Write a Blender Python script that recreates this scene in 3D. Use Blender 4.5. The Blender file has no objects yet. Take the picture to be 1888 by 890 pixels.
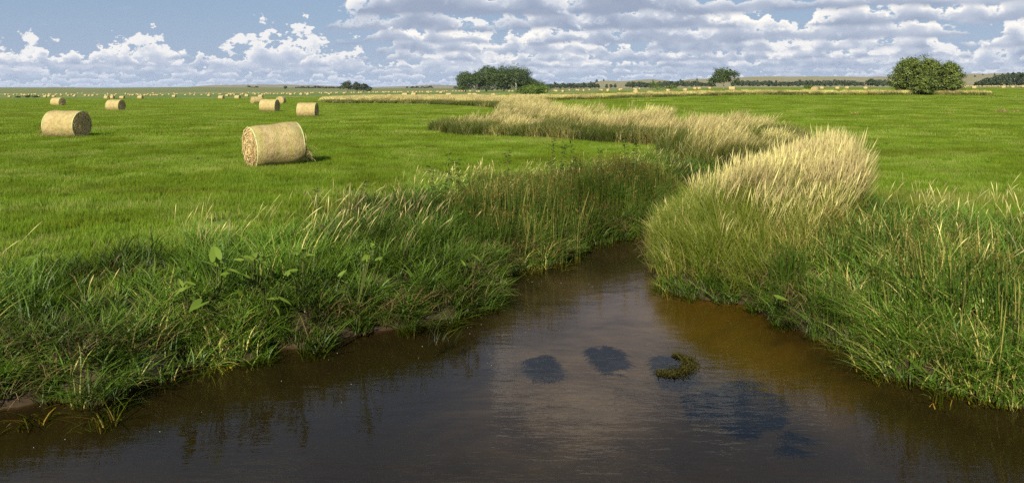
import bpy, math, random
import numpy as np
from mathutils import Vector

random.seed(7)
RNG = np.random.default_rng(7)
scene = bpy.context.scene
C = scene.collection
R = math.radians
PI = math.pi

# ------------------------------------------------------------------ camera
F = 1482.0            # focal length in photo pixels (1888 wide)
HC = 2.95             # eye height over the hay field
HOR = 163.0           # row of the level horizon in the photo
WL = -1.1             # level of the creek
cam_d = bpy.data.cameras.new('camera')
cam = bpy.data.objects.new('camera', cam_d)
C.objects.link(cam)
cam.location = (0, 0, HC)
cam.rotation_euler = (R(90), 0, 0)
cam_d.sensor_width = 36
cam_d.lens = 36 * F / 1888
cam_d.shift_y = -(445 - HOR) / 1888
cam_d.clip_start = 0.1
cam_d.clip_end = 40000
scene.camera = cam

# ------------------------------------------------------------------ light
SUN_EL, SUN_AZ = 31.0, 16.0          # elevation; degrees left of straight behind the camera
sd_ = bpy.data.lights.new('sun', 'SUN')
sun = bpy.data.objects.new('sun', sd_)
C.objects.link(sun)
to_sun = Vector((-math.sin(R(SUN_AZ)) * math.cos(R(SUN_EL)), -math.cos(R(SUN_AZ)) * math.cos(R(SUN_EL)), math.sin(R(SUN_EL))))
sun.rotation_euler = to_sun.to_track_quat('Z', 'Y').to_euler()
sun.location = (0, 0, 60)
sd_.energy = 5.0
sd_.angle = R(0.5)
sd_.color = (1.0, 0.92, 0.80)

scene.view_settings.view_transform = 'Standard'
scene.view_settings.look = 'None'
scene.view_settings.exposure = 0.7
scene.view_settings.gamma = 1.0
scene.view_settings.use_curve_mapping = False
scene.cycles.max_bounces = 8
scene.cycles.diffuse_bounces = 2
scene.cycles.glossy_bounces = 3
scene.cycles.transmission_bounces = 4
scene.cycles.transparent_max_bounces = 12
scene.cycles.volume_bounces = 0
scene.cycles.use_denoising = False
scene.cycles.sample_clamp_indirect = 3.0
scene.cycles.caustics_reflective = False
scene.cycles.caustics_refractive = False


# ------------------------------------------------------------------ node maths
class S:
    """a shader socket with arithmetic"""
    nt = None

    def __init__(self, s): self.s = s

    @staticmethod
    def op(o, *a):
        n = S.nt.nodes.new('ShaderNodeMath'); n.operation = o
        for i, v in enumerate(a):
            if isinstance(v, S): S.nt.links.new(v.s, n.inputs[i])
            else: n.inputs[i].default_value = float(v)
        return S(n.outputs[0])

    def __add__(s, o): return S.op('ADD', s, o)
    def __radd__(s, o): return S.op('ADD', o, s)
    def __sub__(s, o): return S.op('SUBTRACT', s, o)
    def __rsub__(s, o): return S.op('SUBTRACT', o, s)
    def __mul__(s, o): return S.op('MULTIPLY', s, o)
    def __rmul__(s, o): return S.op('MULTIPLY', o, s)
    def __truediv__(s, o): return S.op('DIVIDE', s, o)
    def __neg__(s): return S.op('MULTIPLY', s, -1)


def sstep(v, a, b, lo=0.0, hi=1.0):
    n = S.nt.nodes.new('ShaderNodeMapRange'); n.interpolation_type = 'SMOOTHSTEP'; n.clamp = True
    for i, q in enumerate((v, a, b, lo, hi)):
        if isinstance(q, S): S.nt.links.new(q.s, n.inputs[i])
        else: n.inputs[i].default_value = float(q)
    return S(n.outputs[0])


def lin(v, a, b, lo=0.0, hi=1.0):
    n = S.nt.nodes.new('ShaderNodeMapRange'); n.clamp = True
    for i, q in enumerate((v, a, b, lo, hi)):
        if isinstance(q, S): S.nt.links.new(q.s, n.inputs[i])
        else: n.inputs[i].default_value = float(q)
    return S(n.outputs[0])


def comb(x, y, z):
    n = S.nt.nodes.new('ShaderNodeCombineXYZ')
    for i, q in enumerate((x, y, z)):
        if isinstance(q, S): S.nt.links.new(q.s, n.inputs[i])
        else: n.inputs[i].default_value = float(q)
    return S(n.outputs[0])


def noise(vec, scale=1.0, detail=2.0, rough=0.5, dist=0.0, col=False):
    n = S.nt.nodes.new('ShaderNodeTexNoise')
    if vec is not None: S.nt.links.new(vec.s, n.inputs['Vector'])
    n.inputs['Scale'].default_value = scale
    n.inputs['Detail'].default_value = detail
    n.inputs['Roughness'].default_value = rough
    n.inputs['Distortion'].default_value = dist
    return S(n.outputs['Color' if col else 'Fac'])


def mixc(f, a, b, blend='MIX'):
    n = S.nt.nodes.new('ShaderNodeMix'); n.data_type = 'RGBA'; n.blend_type = blend; n.clamp_factor = True
    for i, q in ((0, f), (6, a), (7, b)):
        if isinstance(q, S): S.nt.links.new(q.s, n.inputs[i])
        elif i == 0: n.inputs[0].default_value = float(q)
        else: n.inputs[i].default_value = (*q, 1.0) if len(q) == 3 else q
    return S(n.outputs[2])


def ramp(f, stops, interp='LINEAR'):
    n = S.nt.nodes.new('ShaderNodeValToRGB'); n.color_ramp.interpolation = interp
    e = n.color_ramp.elements
    while len(e) < len(stops): e.new(0.5)
    for k, (p, c) in enumerate(stops):
        e[k].position = p
        e[k].color = (*c, 1.0) if not isinstance(c, (int, float)) else (c, c, c, 1.0)
    S.nt.links.new(f.s, n.inputs[0])
    return S(n.outputs[0])


def attr(name, kind='GEOMETRY', out='Fac'):
    n = S.nt.nodes.new('ShaderNodeAttribute'); n.attribute_name = name; n.attribute_type = kind
    return S(n.outputs[out])


def sep(v):
    n = S.nt.nodes.new('ShaderNodeSeparateXYZ'); S.nt.links.new(v.s, n.inputs[0])
    return S(n.outputs[0]), S(n.outputs[1]), S(n.outputs[2])


def geo_pos():
    return S(S.nt.nodes.new('ShaderNodeNewGeometry').outputs['Position'])


def obj_coord():
    return S(S.nt.nodes.new('ShaderNodeTexCoord').outputs['Object'])


def new_mat(name):
    m = bpy.data.materials.new(name); m.use_nodes = True
    m.node_tree.nodes.clear(); S.nt = m.node_tree
    return m


def node(t): return S.nt.nodes.new(t)


def link(a, b): S.nt.links.new(a.s if isinstance(a, S) else a, b)


def out_surface(sh):
    o = node('ShaderNodeOutputMaterial'); link(sh, o.inputs['Surface'])


def bump(h, strength, dist=1.0):
    b = node('ShaderNodeBump'); b.inputs['Strength'].default_value = strength; b.inputs['Distance'].default_value = dist
    link(h, b.inputs['Height']); return b.outputs[0]


def principled(col, rough=0.8, spec=0.3, normal=None):
    p = node('ShaderNodeBsdfPrincipled')
    if isinstance(col, S): link(col, p.inputs['Base Color'])
    else: p.inputs['Base Color'].default_value = (*col, 1)
    p.inputs['Roughness'].default_value = rough
    p.inputs['Specular IOR Level'].default_value = spec
    if normal is not None: link(normal, p.inputs['Normal'])
    return p.outputs[0]


def leafy(col, trans=0.35, gloss=0.04, rough=0.45):
    """thin leaf: diffuse and translucent with a little sheen"""
    d = node('ShaderNodeBsdfDiffuse'); link(col, d.inputs['Color'])
    t = node('ShaderNodeBsdfTranslucent'); link(col, t.inputs['Color'])
    m = node('ShaderNodeMixShader'); m.inputs[0].default_value = trans
    link(d.outputs[0], m.inputs[1]); link(t.outputs[0], m.inputs[2])
    if gloss <= 0: return m.outputs[0]
    g = node('ShaderNodeBsdfGlossy'); g.inputs['Roughness'].default_value = rough
    g.inputs['Color'].default_value = (1, 1, 1, 1)
    m2 = node('ShaderNodeMixShader'); m2.inputs[0].default_value = gloss
    link(m.outputs[0], m2.inputs[1]); link(g.outputs[0], m2.inputs[2])
    return m2.outputs[0]


# ------------------------------------------------------------------ sky with cumulus fields
def build_world():
    w = bpy.data.worlds.new('World'); scene.world = w; w.use_nodes = True
    nt = w.node_tree; nt.nodes.clear(); S.nt = nt
    sky = node('ShaderNodeTexSky'); sky.sky_type = 'NISHITA'; sky.sun_disc = False
    sky.sun_elevation = R(SUN_EL); sky.sun_rotation = R(180 + SUN_AZ)
    sky.air_density = 1.0; sky.dust_density = 0.6; sky.ozone_density = 1.5
    K = 0.062
    d = S(node('ShaderNodeTexCoord').outputs['Generated'])
    x, y, z = sep(d)
    e = S.op('ARCSINE', z) * 57.2958
    a = S.op('ARCTAN2', x, y) * 57.2958
    col = mixc(0.80, S(sky.outputs[0]), (2.7, 3.8, 5.7))
    # thin veil lifting the blue towards the horizon
    veil = noise(comb(a * 0.05, e * 0.7, 3.3), 1.0, 4, 0.6)
    hz = sstep(e, 7.0, -0.5)
    col = mixc(hz * (0.25 + 0.40 * veil), col, (4.2, 5.2, 7.2))
    left = sstep(a, -7.0, -17.0)                    # the clearer quarter of the sky
    #        base  height cell  thr  thrLeft dark  seed
    layers = [(0.05, 0.55, 1.5, .31, -.02, .60),
              (0.30, 0.75, 2.0, .34, -.03, .50),
              (0.62, 1.00, 2.6, .36, -.03, .45),
              (1.00, 1.30, 3.2, .38, -.02, .45),
              (1.25, 3.60, 5.2, .37, -.05, .80),
              (1.45, 1.60, 3.4, .39, .01, .45),
              (1.95, 2.10, 4.2, .37, .20, .42),
              (2.50, 3.40, 5.6, .36, .26, .50),
              (3.20, 2.60, 5.8, .35, .30, .34),
              (4.10, 3.00, 7.5, .34, .32, .24),
              (5.20, 3.40, 10., .32, .34, .02),
              (7.20, 4.40, 14., .36, .16, .08),
              (10.5, 6.0, 20., .35, .12, .05),
              (15.5, 9.0, 28., .36, .10, .05),
              (24.0, 14., 40., .38, .06, .08)]
    mass = noise(comb(a * .07, e * .22, 1.7), 1.0, 2, .5) - 0.5
    mass2 = noise(comb(a * .05, e * .30, 6.1), 1.0, 2, .5) - 0.5
    for i, (b, h, cell, thr, tl, lift) in enumerate(layers):
        wob = noise(comb(a / (cell * 0.55), i * 5.1, 0.0), 1.0, 1, 0.5)
        n1 = noise(comb(a / cell, i * 7.31 + 2.0, 0.0), 1.0, 2.0, 0.55)
        sx, sy = cell * (0.23 if b < 3 else 0.28), cell * (0.17 if b < 3 else 0.20)
        q = comb(a / sx, e / sy, i * 3.7)
        dq = comb(a / sx - 0.22, e / sy + 0.46, i * 3.7)
        n2 = noise(q, 1.0, 6.0, 0.60)
        n3 = noise(dq, 1.0, 1.6, 0.45)
        n4 = noise(q, 1.0, 1.6, 0.45)
        v = (e - b - (wob - 0.5) * b * 0.26) / h
        thr_s = left * tl + thr - mass * (0.46 if b > 1.8 else 0.16)
        hgt = lin(n1 - thr_s, 0.0, 0.26)
        T = hgt * (0.80 + (n2 - 0.5) * 3.0) + (n2 - 0.60) * 0.35
        body = sstep(T - v, 0.0, 0.13) * sstep(v + (n2 - 0.5) * 0.16, -0.07, 0.07)
        up = sstep(v / (S.op('MAXIMUM', T, 0.12)), 0.10, 0.80)
        relief = (n4 - n3) * (1.25 if b < 3 else 0.85) + (n2 - n4) * 0.9
        lit = S.op('MINIMUM', S.op('MAXIMUM', up * 0.76 + lift * 0.50 + relief + 0.02 + (n1 - 0.5) * 0.35 + mass2 * 1.0, 0.0), 1.0)
        cc = ramp(lit, [(0.0, (3.3, 3.9, 5.2)), (0.35, (4.7, 5.3, 6.5)), (0.68, (7.0, 7.3, 7.9)), (1.0, (10.8, 10.3, 9.6))])
        air = math.exp(-b / 1.2) * 0.72
        cc = mixc(air, cc, (4.3, 5.3, 7.3))
        col = mixc(body * 0.97, col, cc)
    bg = node('ShaderNodeBackground'); link(col, bg.inputs['Color']); bg.inputs['Strength'].default_value = K
    o = node('ShaderNodeOutputWorld'); link(bg.outputs[0], o.inputs['Surface'])


build_world()


# ------------------------------------------------------------------ numeric helpers
def hash2(ix, iy, seed):
    h = np.sin(ix * 127.1 + iy * 311.7 + seed * 74.7) * 43758.5453
    return h - np.floor(h)


def vnoise(x, y, seed=0):
    ix, iy = np.floor(x), np.floor(y)
    fx, fy = x - ix, y - iy
    ux, uy = fx * fx * (3 - 2 * fx), fy * fy * (3 - 2 * fy)
    a = hash2(ix, iy, seed); b = hash2(ix + 1, iy, seed)
    c = hash2(ix, iy + 1, seed); d = hash2(ix + 1, iy + 1, seed)
    return (a * (1 - ux) + b * ux) * (1 - uy) + (c * (1 - ux) + d * ux) * uy


def fbm(x, y, seed=0, octv=4):
    s = 0; amp = 0.5; tot = 0
    for k in range(octv):
        s = s + amp * vnoise(x * 2 ** k, y * 2 ** k, seed + k * 13); tot += amp; amp *= 0.5
    return s / tot


def sm(v, a, b):
    t = np.clip((v - a) / (b - a), 0, 1)
    return t * t * (3 - 2 * t)


def W(px, py, z=0.0):
    d = F * (HC - z) / (py - HOR)
    return ((px - 944) / F * d, d)


def inside(poly, x, y):
    poly = np.asarray(poly, float); r = np.zeros(np.shape(x), bool)
    n = len(poly)
    for i in range(n):
        x0, y0 = poly[i]; x1, y1 = poly[(i + 1) % n]
        if y0 == y1: continue
        c = ((y0 > y) != (y1 > y)) & (x < (x1 - x0) * (y - y0) / (y1 - y0) + x0)
        r ^= c
    return r


def polydist(poly, x, y, closed=True):
    poly = np.asarray(poly, float); n = len(poly)
    best = np.full(np.shape(x), 1e9)
    for i in range(n if closed else n - 1):
        a = poly[i]; b = poly[(i + 1) % n]; ab = b - a
        L = max(1e-9, ab @ ab)
        t = np.clip(((x - a[0]) * ab[0] + (y - a[1]) * ab[1]) / L, 0, 1)
        best = np.minimum(best, (x - a[0] - t * ab[0]) ** 2 + (y - a[1] - t * ab[1]) ** 2)
    return np.sqrt(best)


LEFT_PX = [(0, 757), (90, 738), (180, 750), (240, 714), (300, 700), (350, 674), (470, 664), (500, 642), (580, 643),
           (640, 622), (700, 610), (760, 602), (830, 590), (915, 560), (908, 532), (945, 498), (1040, 483),
           (1075, 454), (1150, 441), (1192, 428)]
RIGHT_PX = [(1205, 455), (1192, 478), (1203, 508), (1232, 537), (1300, 553), (1395, 564), (1415, 587), (1480, 613),
            (1560, 642), (1640, 692), (1750, 719), (1888, 754)]
left_bank = [(-9, -60), (-11, -10), (-13, 3), (-10, 8.2)] + [W(p, q, WL) for p, q in LEFT_PX] + [(4.4, 23.6), (5.4, 26.5), (8.0, 30.5), (12.5, 35.2), (14.5, 40)]
right_bank = [(15.6, 39.6), (13.6, 34.2), (9.2, 29.6), (6.7, 26.0), (5.6, 23.3), (4.6, 21.6)] + [W(p, q, WL) for p, q in RIGHT_PX] + [(8.6, 6), (9.2, -5), (8, -60)]
CREEK = np.array(left_bank + right_bank)


def creek_sd(x, y):
    """metres from the waterline, positive on land"""
    d = polydist(CREEK, x, y)
    return np.where(inside(CREEK, x, y), -d, d)


_tp = (np.array([-4000, 0, 400, 600, 820, 910, 1060, 1350, 1888, 6000]) - 944) / F
_tv = np.array([-1, -1, -1, -.62, -.30, -.06, .06, 1, 1, 1])
_rp = (np.array([-4000, 0, 250, 330, 500, 650, 800, 1000, 1300, 6000]) - 944) / F
_rv = np.array([1.05, 1.05, .97, 1.08, .94, .62, .4, .2, 0, 0])


def far_z(x, y):
    d = np.maximum(y, 1.0)
    t = x / np.maximum(d, 60.0)
    til = (np.interp(t - .03, _tp, _tv) + np.interp(t, _tp, _tv) + np.interp(t + .03, _tp, _tv)) / 3
    up = np.where(til > 0, 5.6 * (1 - np.exp(-np.maximum(0, d - 80) / 500)), 8.3 * (1 - np.exp(-np.maximum(0, d - 80) / 900)))
    z = til * up
    ris = (np.interp(t - .02, _rp, _rv) + np.interp(t, _rp, _rv) + np.interp(t + .02, _rp, _rv)) / 3
    z = z + ris * 0.0088 * np.clip(d - 1150, 0, 1500) * (1 - 0.3 * sm(d, 2700, 4000))
    z = z + (fbm(x / 300 + 40, y / 420, 3, 3) - .5) * 3.0 * sm(d, 900, 2200)
    return z


def ground_z(x, y):
    x = np.asarray(x, float); y = np.asarray(y, float)
    z = far_z(x, y) + (vnoise(x / 7, y / 7, 5) - 0.5) * 0.06
    near = (y < 60) & (np.abs(x) < 60)
    if near.any():
        sdv = creek_sd(x[near], y[near])
        w = (fbm(x[near] / 1.3, y[near] / 1.3, 9, 3) - .5)
        land = np.interp(sdv + w * 0.14, [0, .22, .5, 1.2, 2.6, 4.5], [-1.12, -.84, -.62, -.34, -.10, 0])
        xx, yy = x[near], y[near]
        bar = sm(polydist([(0.2, 8.0), (0.3, 12.5), (1.8, 16.2)], xx, yy, False), 2.6, 0.6)
        depth = 0.10 + 0.42 * sm(-sdv, 0, 1.6) - 0.24 * bar * sm(-sdv, .35, 1.4) + 0.45 * sm(yy, 12.0, 8.0) + (fbm(xx / 1.1, yy / 1.7, 21, 4) - .5) * 0.12
        bed = WL - depth
        z[near] = np.where(sdv > 0, land + z[near] * sm(sdv, 0, 4), bed)
    return z


def gz1(x, y): return float(ground_z(np.array([x]), np.array([y]))[0])


# ------------------------------------------------------------------ object helpers
def tag(o, label=None, cat=None, group=None, kind=None):
    if label: o['label'] = label
    if cat: o['category'] = cat
    if group: o['group'] = group
    if kind: o['kind'] = kind
    return o


def link_obj(name, data, parent=None, loc=(0, 0, 0), rot=(0, 0, 0), scl=(1, 1, 1)):
    o = bpy.data.objects.new(name, data); C.objects.link(o)
    o.parent = parent; o.location = loc; o.rotation_euler = rot; o.scale = scl
    return o


def mesh_np(name, V, faces, mats=(), smooth=False, attrs=None, fmat=None):
    me = bpy.data.meshes.new(name)
    V = np.asarray(V, np.float32)
    if isinstance(faces, np.ndarray):
        n, k = faces.shape
        me.vertices.add(len(V)); me.vertices.foreach_set('co', V.ravel())
        me.loops.add(n * k); me.loops.foreach_set('vertex_index', faces.astype(np.int32).ravel())
        me.polygons.add(n); me.polygons.foreach_set('loop_start', np.arange(0, n * k, k, dtype=np.int32))
        me.update(calc_edges=True)
    else:
        me.from_pydata([tuple(v) for v in V], [], faces); me.update()
    for m in mats: me.materials.append(m)
    if fmat is not None: me.polygons.foreach_set('material_index', np.asarray(fmat, np.int32))
    if smooth: me.polygons.foreach_set('use_smooth', np.ones(len(me.polygons), bool))
    for k, v in (attrs or {}).items():
        at = me.attributes.new(k, 'FLOAT', 'POINT'); at.data.foreach_set('value', np.asarray(v, np.float32))
    return me


class Blades:
    """collects ribbons (grass blades, stems, straws) into one triangle mesh"""

    def __init__(self, seed): self.V = []; self.T = []; self.t = []; self.r = []; self.n = 0; self.g = np.random.default_rng(seed)

    def add(self, base, length, width, head, tilt0, tilt1, segs=4, profile=None, rlo=0., rhi=1., t0=0., t1=1., kink=0.0, twist=None):
        """base (n,3); heading, start tilt and end tilt from the vertical, all (n,)"""
        g = self.g; n = len(base)
        length, width, head, tilt0, tilt1 = [np.broadcast_to(np.asarray(q, float), (n,)) for q in (length, width, head, tilt0, tilt1)]
        k = np.arange(segs + 1) / segs
        th = tilt0[:, None] + (tilt1 - tilt0)[:, None] * k[None] ** 1.4 + (kink * g.normal(0, 1, (n, segs + 1)) if kink else 0)
        hd = head[:, None] + 0.25 * g.normal(0, 1, (n, 1)) * k[None]
        step = length[:, None] / segs
        dx, dy, dz = np.sin(th) * np.cos(hd) * step, np.sin(th) * np.sin(hd) * step, np.cos(th) * step
        P = np.zeros((n, segs + 1, 3)); P[:, 0] = base
        P[:, 1:, 0] = base[:, 0:1] + np.cumsum(dx[:, :-1], 1)
        P[:, 1:, 1] = base[:, 1:2] + np.cumsum(dy[:, :-1], 1)
        P[:, 1:, 2] = base[:, 2:3] + np.cumsum(dz[:, :-1], 1)
        prof = (1 - k ** 1.6) if profile is None else np.interp(k, profile[0], profile[1])
        wa = head + PI / 2 + (g.uniform(-.9, .9, n) if twist is None else twist)
        wv = np.stack([np.cos(wa), np.sin(wa), np.zeros(n)], 1) * (width * .5)[:, None]
        A = P - wv[:, None] * prof[None, :, None]; B = P + wv[:, None] * prof[None, :, None]
        V = np.stack([A, B], 2).reshape(n, -1, 3)
        f = []
        for s in range(segs):
            i = 2 * s
            f.append((i, i + 1, i + 3)); 
            if not (s == segs - 1 and prof[-1] < 1e-3): f.append((i, i + 3, i + 2))
        f = np.array(f)
        self.T.append((f[None] + (np.arange(n) * 2 * (segs + 1))[:, None, None] + self.n).reshape(-1, 3))
        self.V.append(V.reshape(-1, 3)); self.n += V.shape[0] * V.shape[1]
        self.t.append(np.tile(np.repeat(t0 + (t1 - t0) * k, 2), n))
        self.r.append(np.repeat(g.uniform(rlo, rhi, n), 2 * (segs + 1)))
        return P[:, -1]

    def mesh(self, name, mat):
        return mesh_np(name, np.concatenate(self.V), np.concatenate(self.T), [mat],
                       attrs={'t': np.concatenate(self.t), 'r': np.concatenate(self.r)})


def scatter(name, protos, pts, rotz, scale, idx, tint, label, tiltx=None, tilty=None, hscale=None):
    """ONE stuff object: points in real places with the clump meshes instanced on them"""
    n = len(pts)
    me = bpy.data.meshes.new(name)
    me.vertices.add(n); me.vertices.foreach_set('co', np.asarray(pts, np.float32).ravel())
    rot = np.zeros((n, 3), np.float32); rot[:, 2] = rotz
    if tiltx is not None: rot[:, 0] = tiltx
    if tilty is not None: rot[:, 1] = tilty
    scl = np.repeat(np.asarray(scale, np.float32)[:, None], 3, 1)
    if hscale is not None: scl[:, 2] *= hscale
    for nm, ty, v in (('rot', 'FLOAT_VECTOR', rot), ('scl', 'FLOAT_VECTOR', scl)):
        at = me.attributes.new(nm, ty, 'POINT'); at.data.foreach_set('vector', v.astype(np.float32).ravel())
    at = me.attributes.new('tint', 'FLOAT', 'POINT'); at.data.foreach_set('value', np.asarray(tint, np.float32))
    at = me.attributes.new('idx', 'INT', 'POINT'); at.data.foreach_set('value', np.asarray(idx, np.int32))
    col = bpy.data.collections.new(name + '_clumps')
    for k, pm in enumerate(protos):
        col.objects.link(bpy.data.objects.new('%s_clump_%02d' % (name, k), pm))
    for pm in protos:
        for m in pm.materials:
            if m.name not in me.materials: me.materials.append(m)
    o = link_obj(name, me)
    ng = bpy.data.node_groups.new(name + '_scatter', 'GeometryNodeTree')
    ng.interface.new_socket('Geometry', in_out='INPUT', socket_type='NodeSocketGeometry')
    ng.interface.new_socket('Geometry', in_out='OUTPUT', socket_type='NodeSocketGeometry')
    N, Lk = ng.nodes, ng.links
    gi, go = N.new('NodeGroupInput'), N.new('NodeGroupOutput')
    ci = N.new('GeometryNodeCollectionInfo'); ci.inputs['Collection'].default_value = col
    ci.inputs['Separate Children'].default_value = True; ci.inputs['Reset Children'].default_value = True
    ip = N.new('GeometryNodeInstanceOnPoints'); ip.inputs['Pick Instance'].default_value = True

    def named(nm, ty):
        q = N.new('GeometryNodeInputNamedAttribute'); q.data_type = ty; q.inputs['Name'].default_value = nm
        return q.outputs['Attribute']
    Lk.new(gi.outputs[0], ip.inputs['Points']); Lk.new(ci.outputs[0], ip.inputs['Instance'])
    Lk.new(named('idx', 'INT'), ip.inputs['Instance Index'])
    er = N.new('FunctionNodeEulerToRotation'); Lk.new(named('rot', 'FLOAT_VECTOR'), er.inputs[0])
    Lk.new(er.outputs[0], ip.inputs['Rotation']); Lk.new(named('scl', 'FLOAT_VECTOR'), ip.inputs['Scale'])
    Lk.new(ip.outputs[0], go.inputs[0])
    md = o.modifiers.new('scatter', 'NODES'); md.node_group = ng
    tag(o, label=label, kind='stuff')
    return o


# ------------------------------------------------------------------ materials
def grass_mat(name, stops, dry=None, dry_amt=0.0, trans=0.35, gloss=0.03, patch=0.5, vary=0.7, rough=0.5, gain=0.74, clump=.45):
    """colour runs root to tip (attribute t), differs blade by blade (r), clump by clump (tint) and place by place"""
    m = new_mat(name)
    c = ramp(attr('t'), stops)
    r = attr('r'); ti = attr('tint', 'INSTANCER')
    if dry is not None:
        p = geo_pos(); px, py, pz = sep(p)
        big = noise(comb(px * 0.35, py * 0.35, 0.0), 1.0, 3, 0.6)
        f = sstep(r + (ti - 0.5) * 0.8 + (big - 0.5) * 0.9, 1.0 - dry_amt, 1.25 - dry_amt)
        c = mixc(f, c, dry)
    p = geo_pos(); px, py, pz = sep(p)
    if name.startswith('short field'):
        row = noise(comb(px * 0.030, py * 0.34 + px * .02, 11.0), 1.0, 3, 0.55)
        c = mixc(sstep(row, .54, .68) * .55, c, (.30, .30, .065))
    pn = noise(comb(px * 0.16, py * 0.30, 4.0), 1.0, 4, 0.68)
    val = gain * ((1 - vary * 0.5) + vary * r * 0.55 + (ti - 0.5) * clump + (pn - 0.5) * patch)
    hs = node('ShaderNodeHueSaturation'); link(c, hs.inputs['Color']); link(val, hs.inputs['Value'])
    link(0.5 + (ti - 0.5) * 0.03 + (r - 0.5) * 0.025, hs.inputs['Hue'])
    out_surface(leafy(S(hs.outputs[0]), trans, gloss, rough))
    return m


M = {}
M['field'] = grass_mat('short field grass', [(0, (.085, .14, .014)), (.5, (.195, .31, .022)), (1, (.285, .40, .040))], (.42, .35, .12), 0.08, patch=.55, trans=.42, gain=.84, gloss=.0)
M['lush'] = grass_mat('lush bank grass', [(0, (.13, .11, .02)), (.3, (.080, .165, .009)), (1, (.225, .355, .032))], (.50, .38, .12), 0.07, patch=1.1, vary=1.1, gloss=.02, trans=.38, gain=.93, clump=1.0)
M['dry'] = grass_mat('dry seeding reed grass', [(0, (.22, .20, .035)), (.42, (.28, .29, .045)), (.66, (.58, .51, .16)), (1, (.90, .75, .33))], None, 0, trans=.3, gloss=.0, patch=.3)
M['drygreen'] = grass_mat('green leaves among the dry reed grass', [(0, (.20, .16, .035)), (.4, (.20, .285, .022)), (1, (.35, .42, .05))], (.60, .46, .15), 0.22, patch=.5, gloss=.01, trans=.42)
M['rush'] = grass_mat('dark bulrush stem', [(0, (.22, .25, .035)), (.25, (.080, .130, .014)), (.85, (.065, .112, .017)), (1, (.22, .14, .04))], (.30, .24, .07), 0.02, trans=.25, gloss=.0, patch=.3, vary=.5)
M['straw'] = grass_mat('dead straw', [(0, (.20, .13, .055)), (.5, (.40, .29, .12)), (1, (.50, .37, .17))], None, 0, trans=.25, gloss=.0)
M['darkgrass'] = grass_mat('dark bushy bank grass', [(0, (.16, .13, .03)), (.35, (.10, .135, .014)), (1, (.19, .235, .032))], (.48, .36, .12), 0.24, patch=.8, gloss=.02)


def ground_material():
    m = new_mat('meadow and creek bed soil')
    p = geo_pos(); x, y, z = sep(p)
    big = noise(comb(x * 0.012, y * 0.010, 0), 1.0, 5, 0.6)
    mid = noise(comb(x * 0.05, y * 0.14, 2), 1.0, 4, 0.6)
    fine = noise(comb(x * 1.3, y * 1.3, 0), 1.0, 5, 0.7)
    green = mixc(fine, (.058, .102, .012), (.135, .205, .024))
    green = mixc(sstep(mid, .42, .75) * 0.35, green, (.16, .165, .04))
    # the far meadows: strips of cut, uncut and cured grass
    st = noise(comb(x * 0.0016, y * 0.0075, 7), 1.0, 3, 0.55)
    tan = mixc(fine, (.21, .175, .06), (.31, .26, .10))
    farw = sstep(y, 260.0, 420.0)
    far = mixc(sstep(st, .50, .60) * farw, green, tan)
    old = mixc(noise(comb(x * .004, y * .004, 1), 1., 4, .6), (.105, .13, .026), (.165, .16, .05))
    far = mixc(sstep(y, 1150., 1500.) * 0.9, far, old)
    soil = mixc(fine, (.022, .015, .008), (.065, .045, .024))
    # bed of the creek: sand and silt, darker where it lies deeper
    rip = noise(comb(x * 1.6 + noise(comb(x, y, 0), .6) * 2.0, y * 4.2, 0), 1.0, 3, .55)
    sand = mixc(sstep(noise(comb(x * .55, y * .8, 5.), 1., 5, .65), .35, .7), (.056, .047, .043), (.120, .103, .100))  # sand, its mauve-grey tone partly painted in for cloud reflected on the water
    sand = mixc(sstep(rip, .35, .7) * .4, sand, (.155, .135, .125))
    # dark silt along the left bank, ochre sand off the right bank
    lx = x - (y - 8.0) * 0.22
    wobx = lx + (noise(comb(x * .8, y * .8, 9.), 1., 4, .6) - .5) * 2.2
    ochre = mixc(fine, (.038, .029, .003), (.078, .056, .006))
    sand = mixc(sstep(wobx, .9, 1.9), sand, ochre)
    silt = mixc(fine, (.006, .005, .0015), (.017, .0145, .0045))
    sand = mixc(sstep(wobx, .5, -2.4), sand, silt)
    sand = mixc(sstep(wobx - (12. - y) * .28, 3.2, 4.6), sand, silt)
    sand = mixc(sstep(z, -1.45, -1.75) * .8, sand, silt)  # light lost in deeper water, painted as a darker bed colour
    sand = mixc(sstep(y + fine * 1.5 + (rip - .5) * 2.0, 14.2, 9.6) * .62, sand, silt)  # near end of the bed painted darker too, for its deeper water
    sand = mixc(sstep(y + (fine - .5) * 1.5, 16.6, 19.2) * .85, sand, silt)
    c = mixc(sstep(z, -.25, -.05), soil, far)
    nearbank = sstep(y, 55., 62.)
    c = mixc(nearbank, c, far)
    c = mixc(sstep(z, -1.13, -1.10) , sand, c)
    c = mixc(nearbank, c, far)
    hgt = fine * 0.05 + rip * .03
    out_surface(principled(c, .9, .15, bump(hgt, .6, .6)))
    return m


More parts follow.
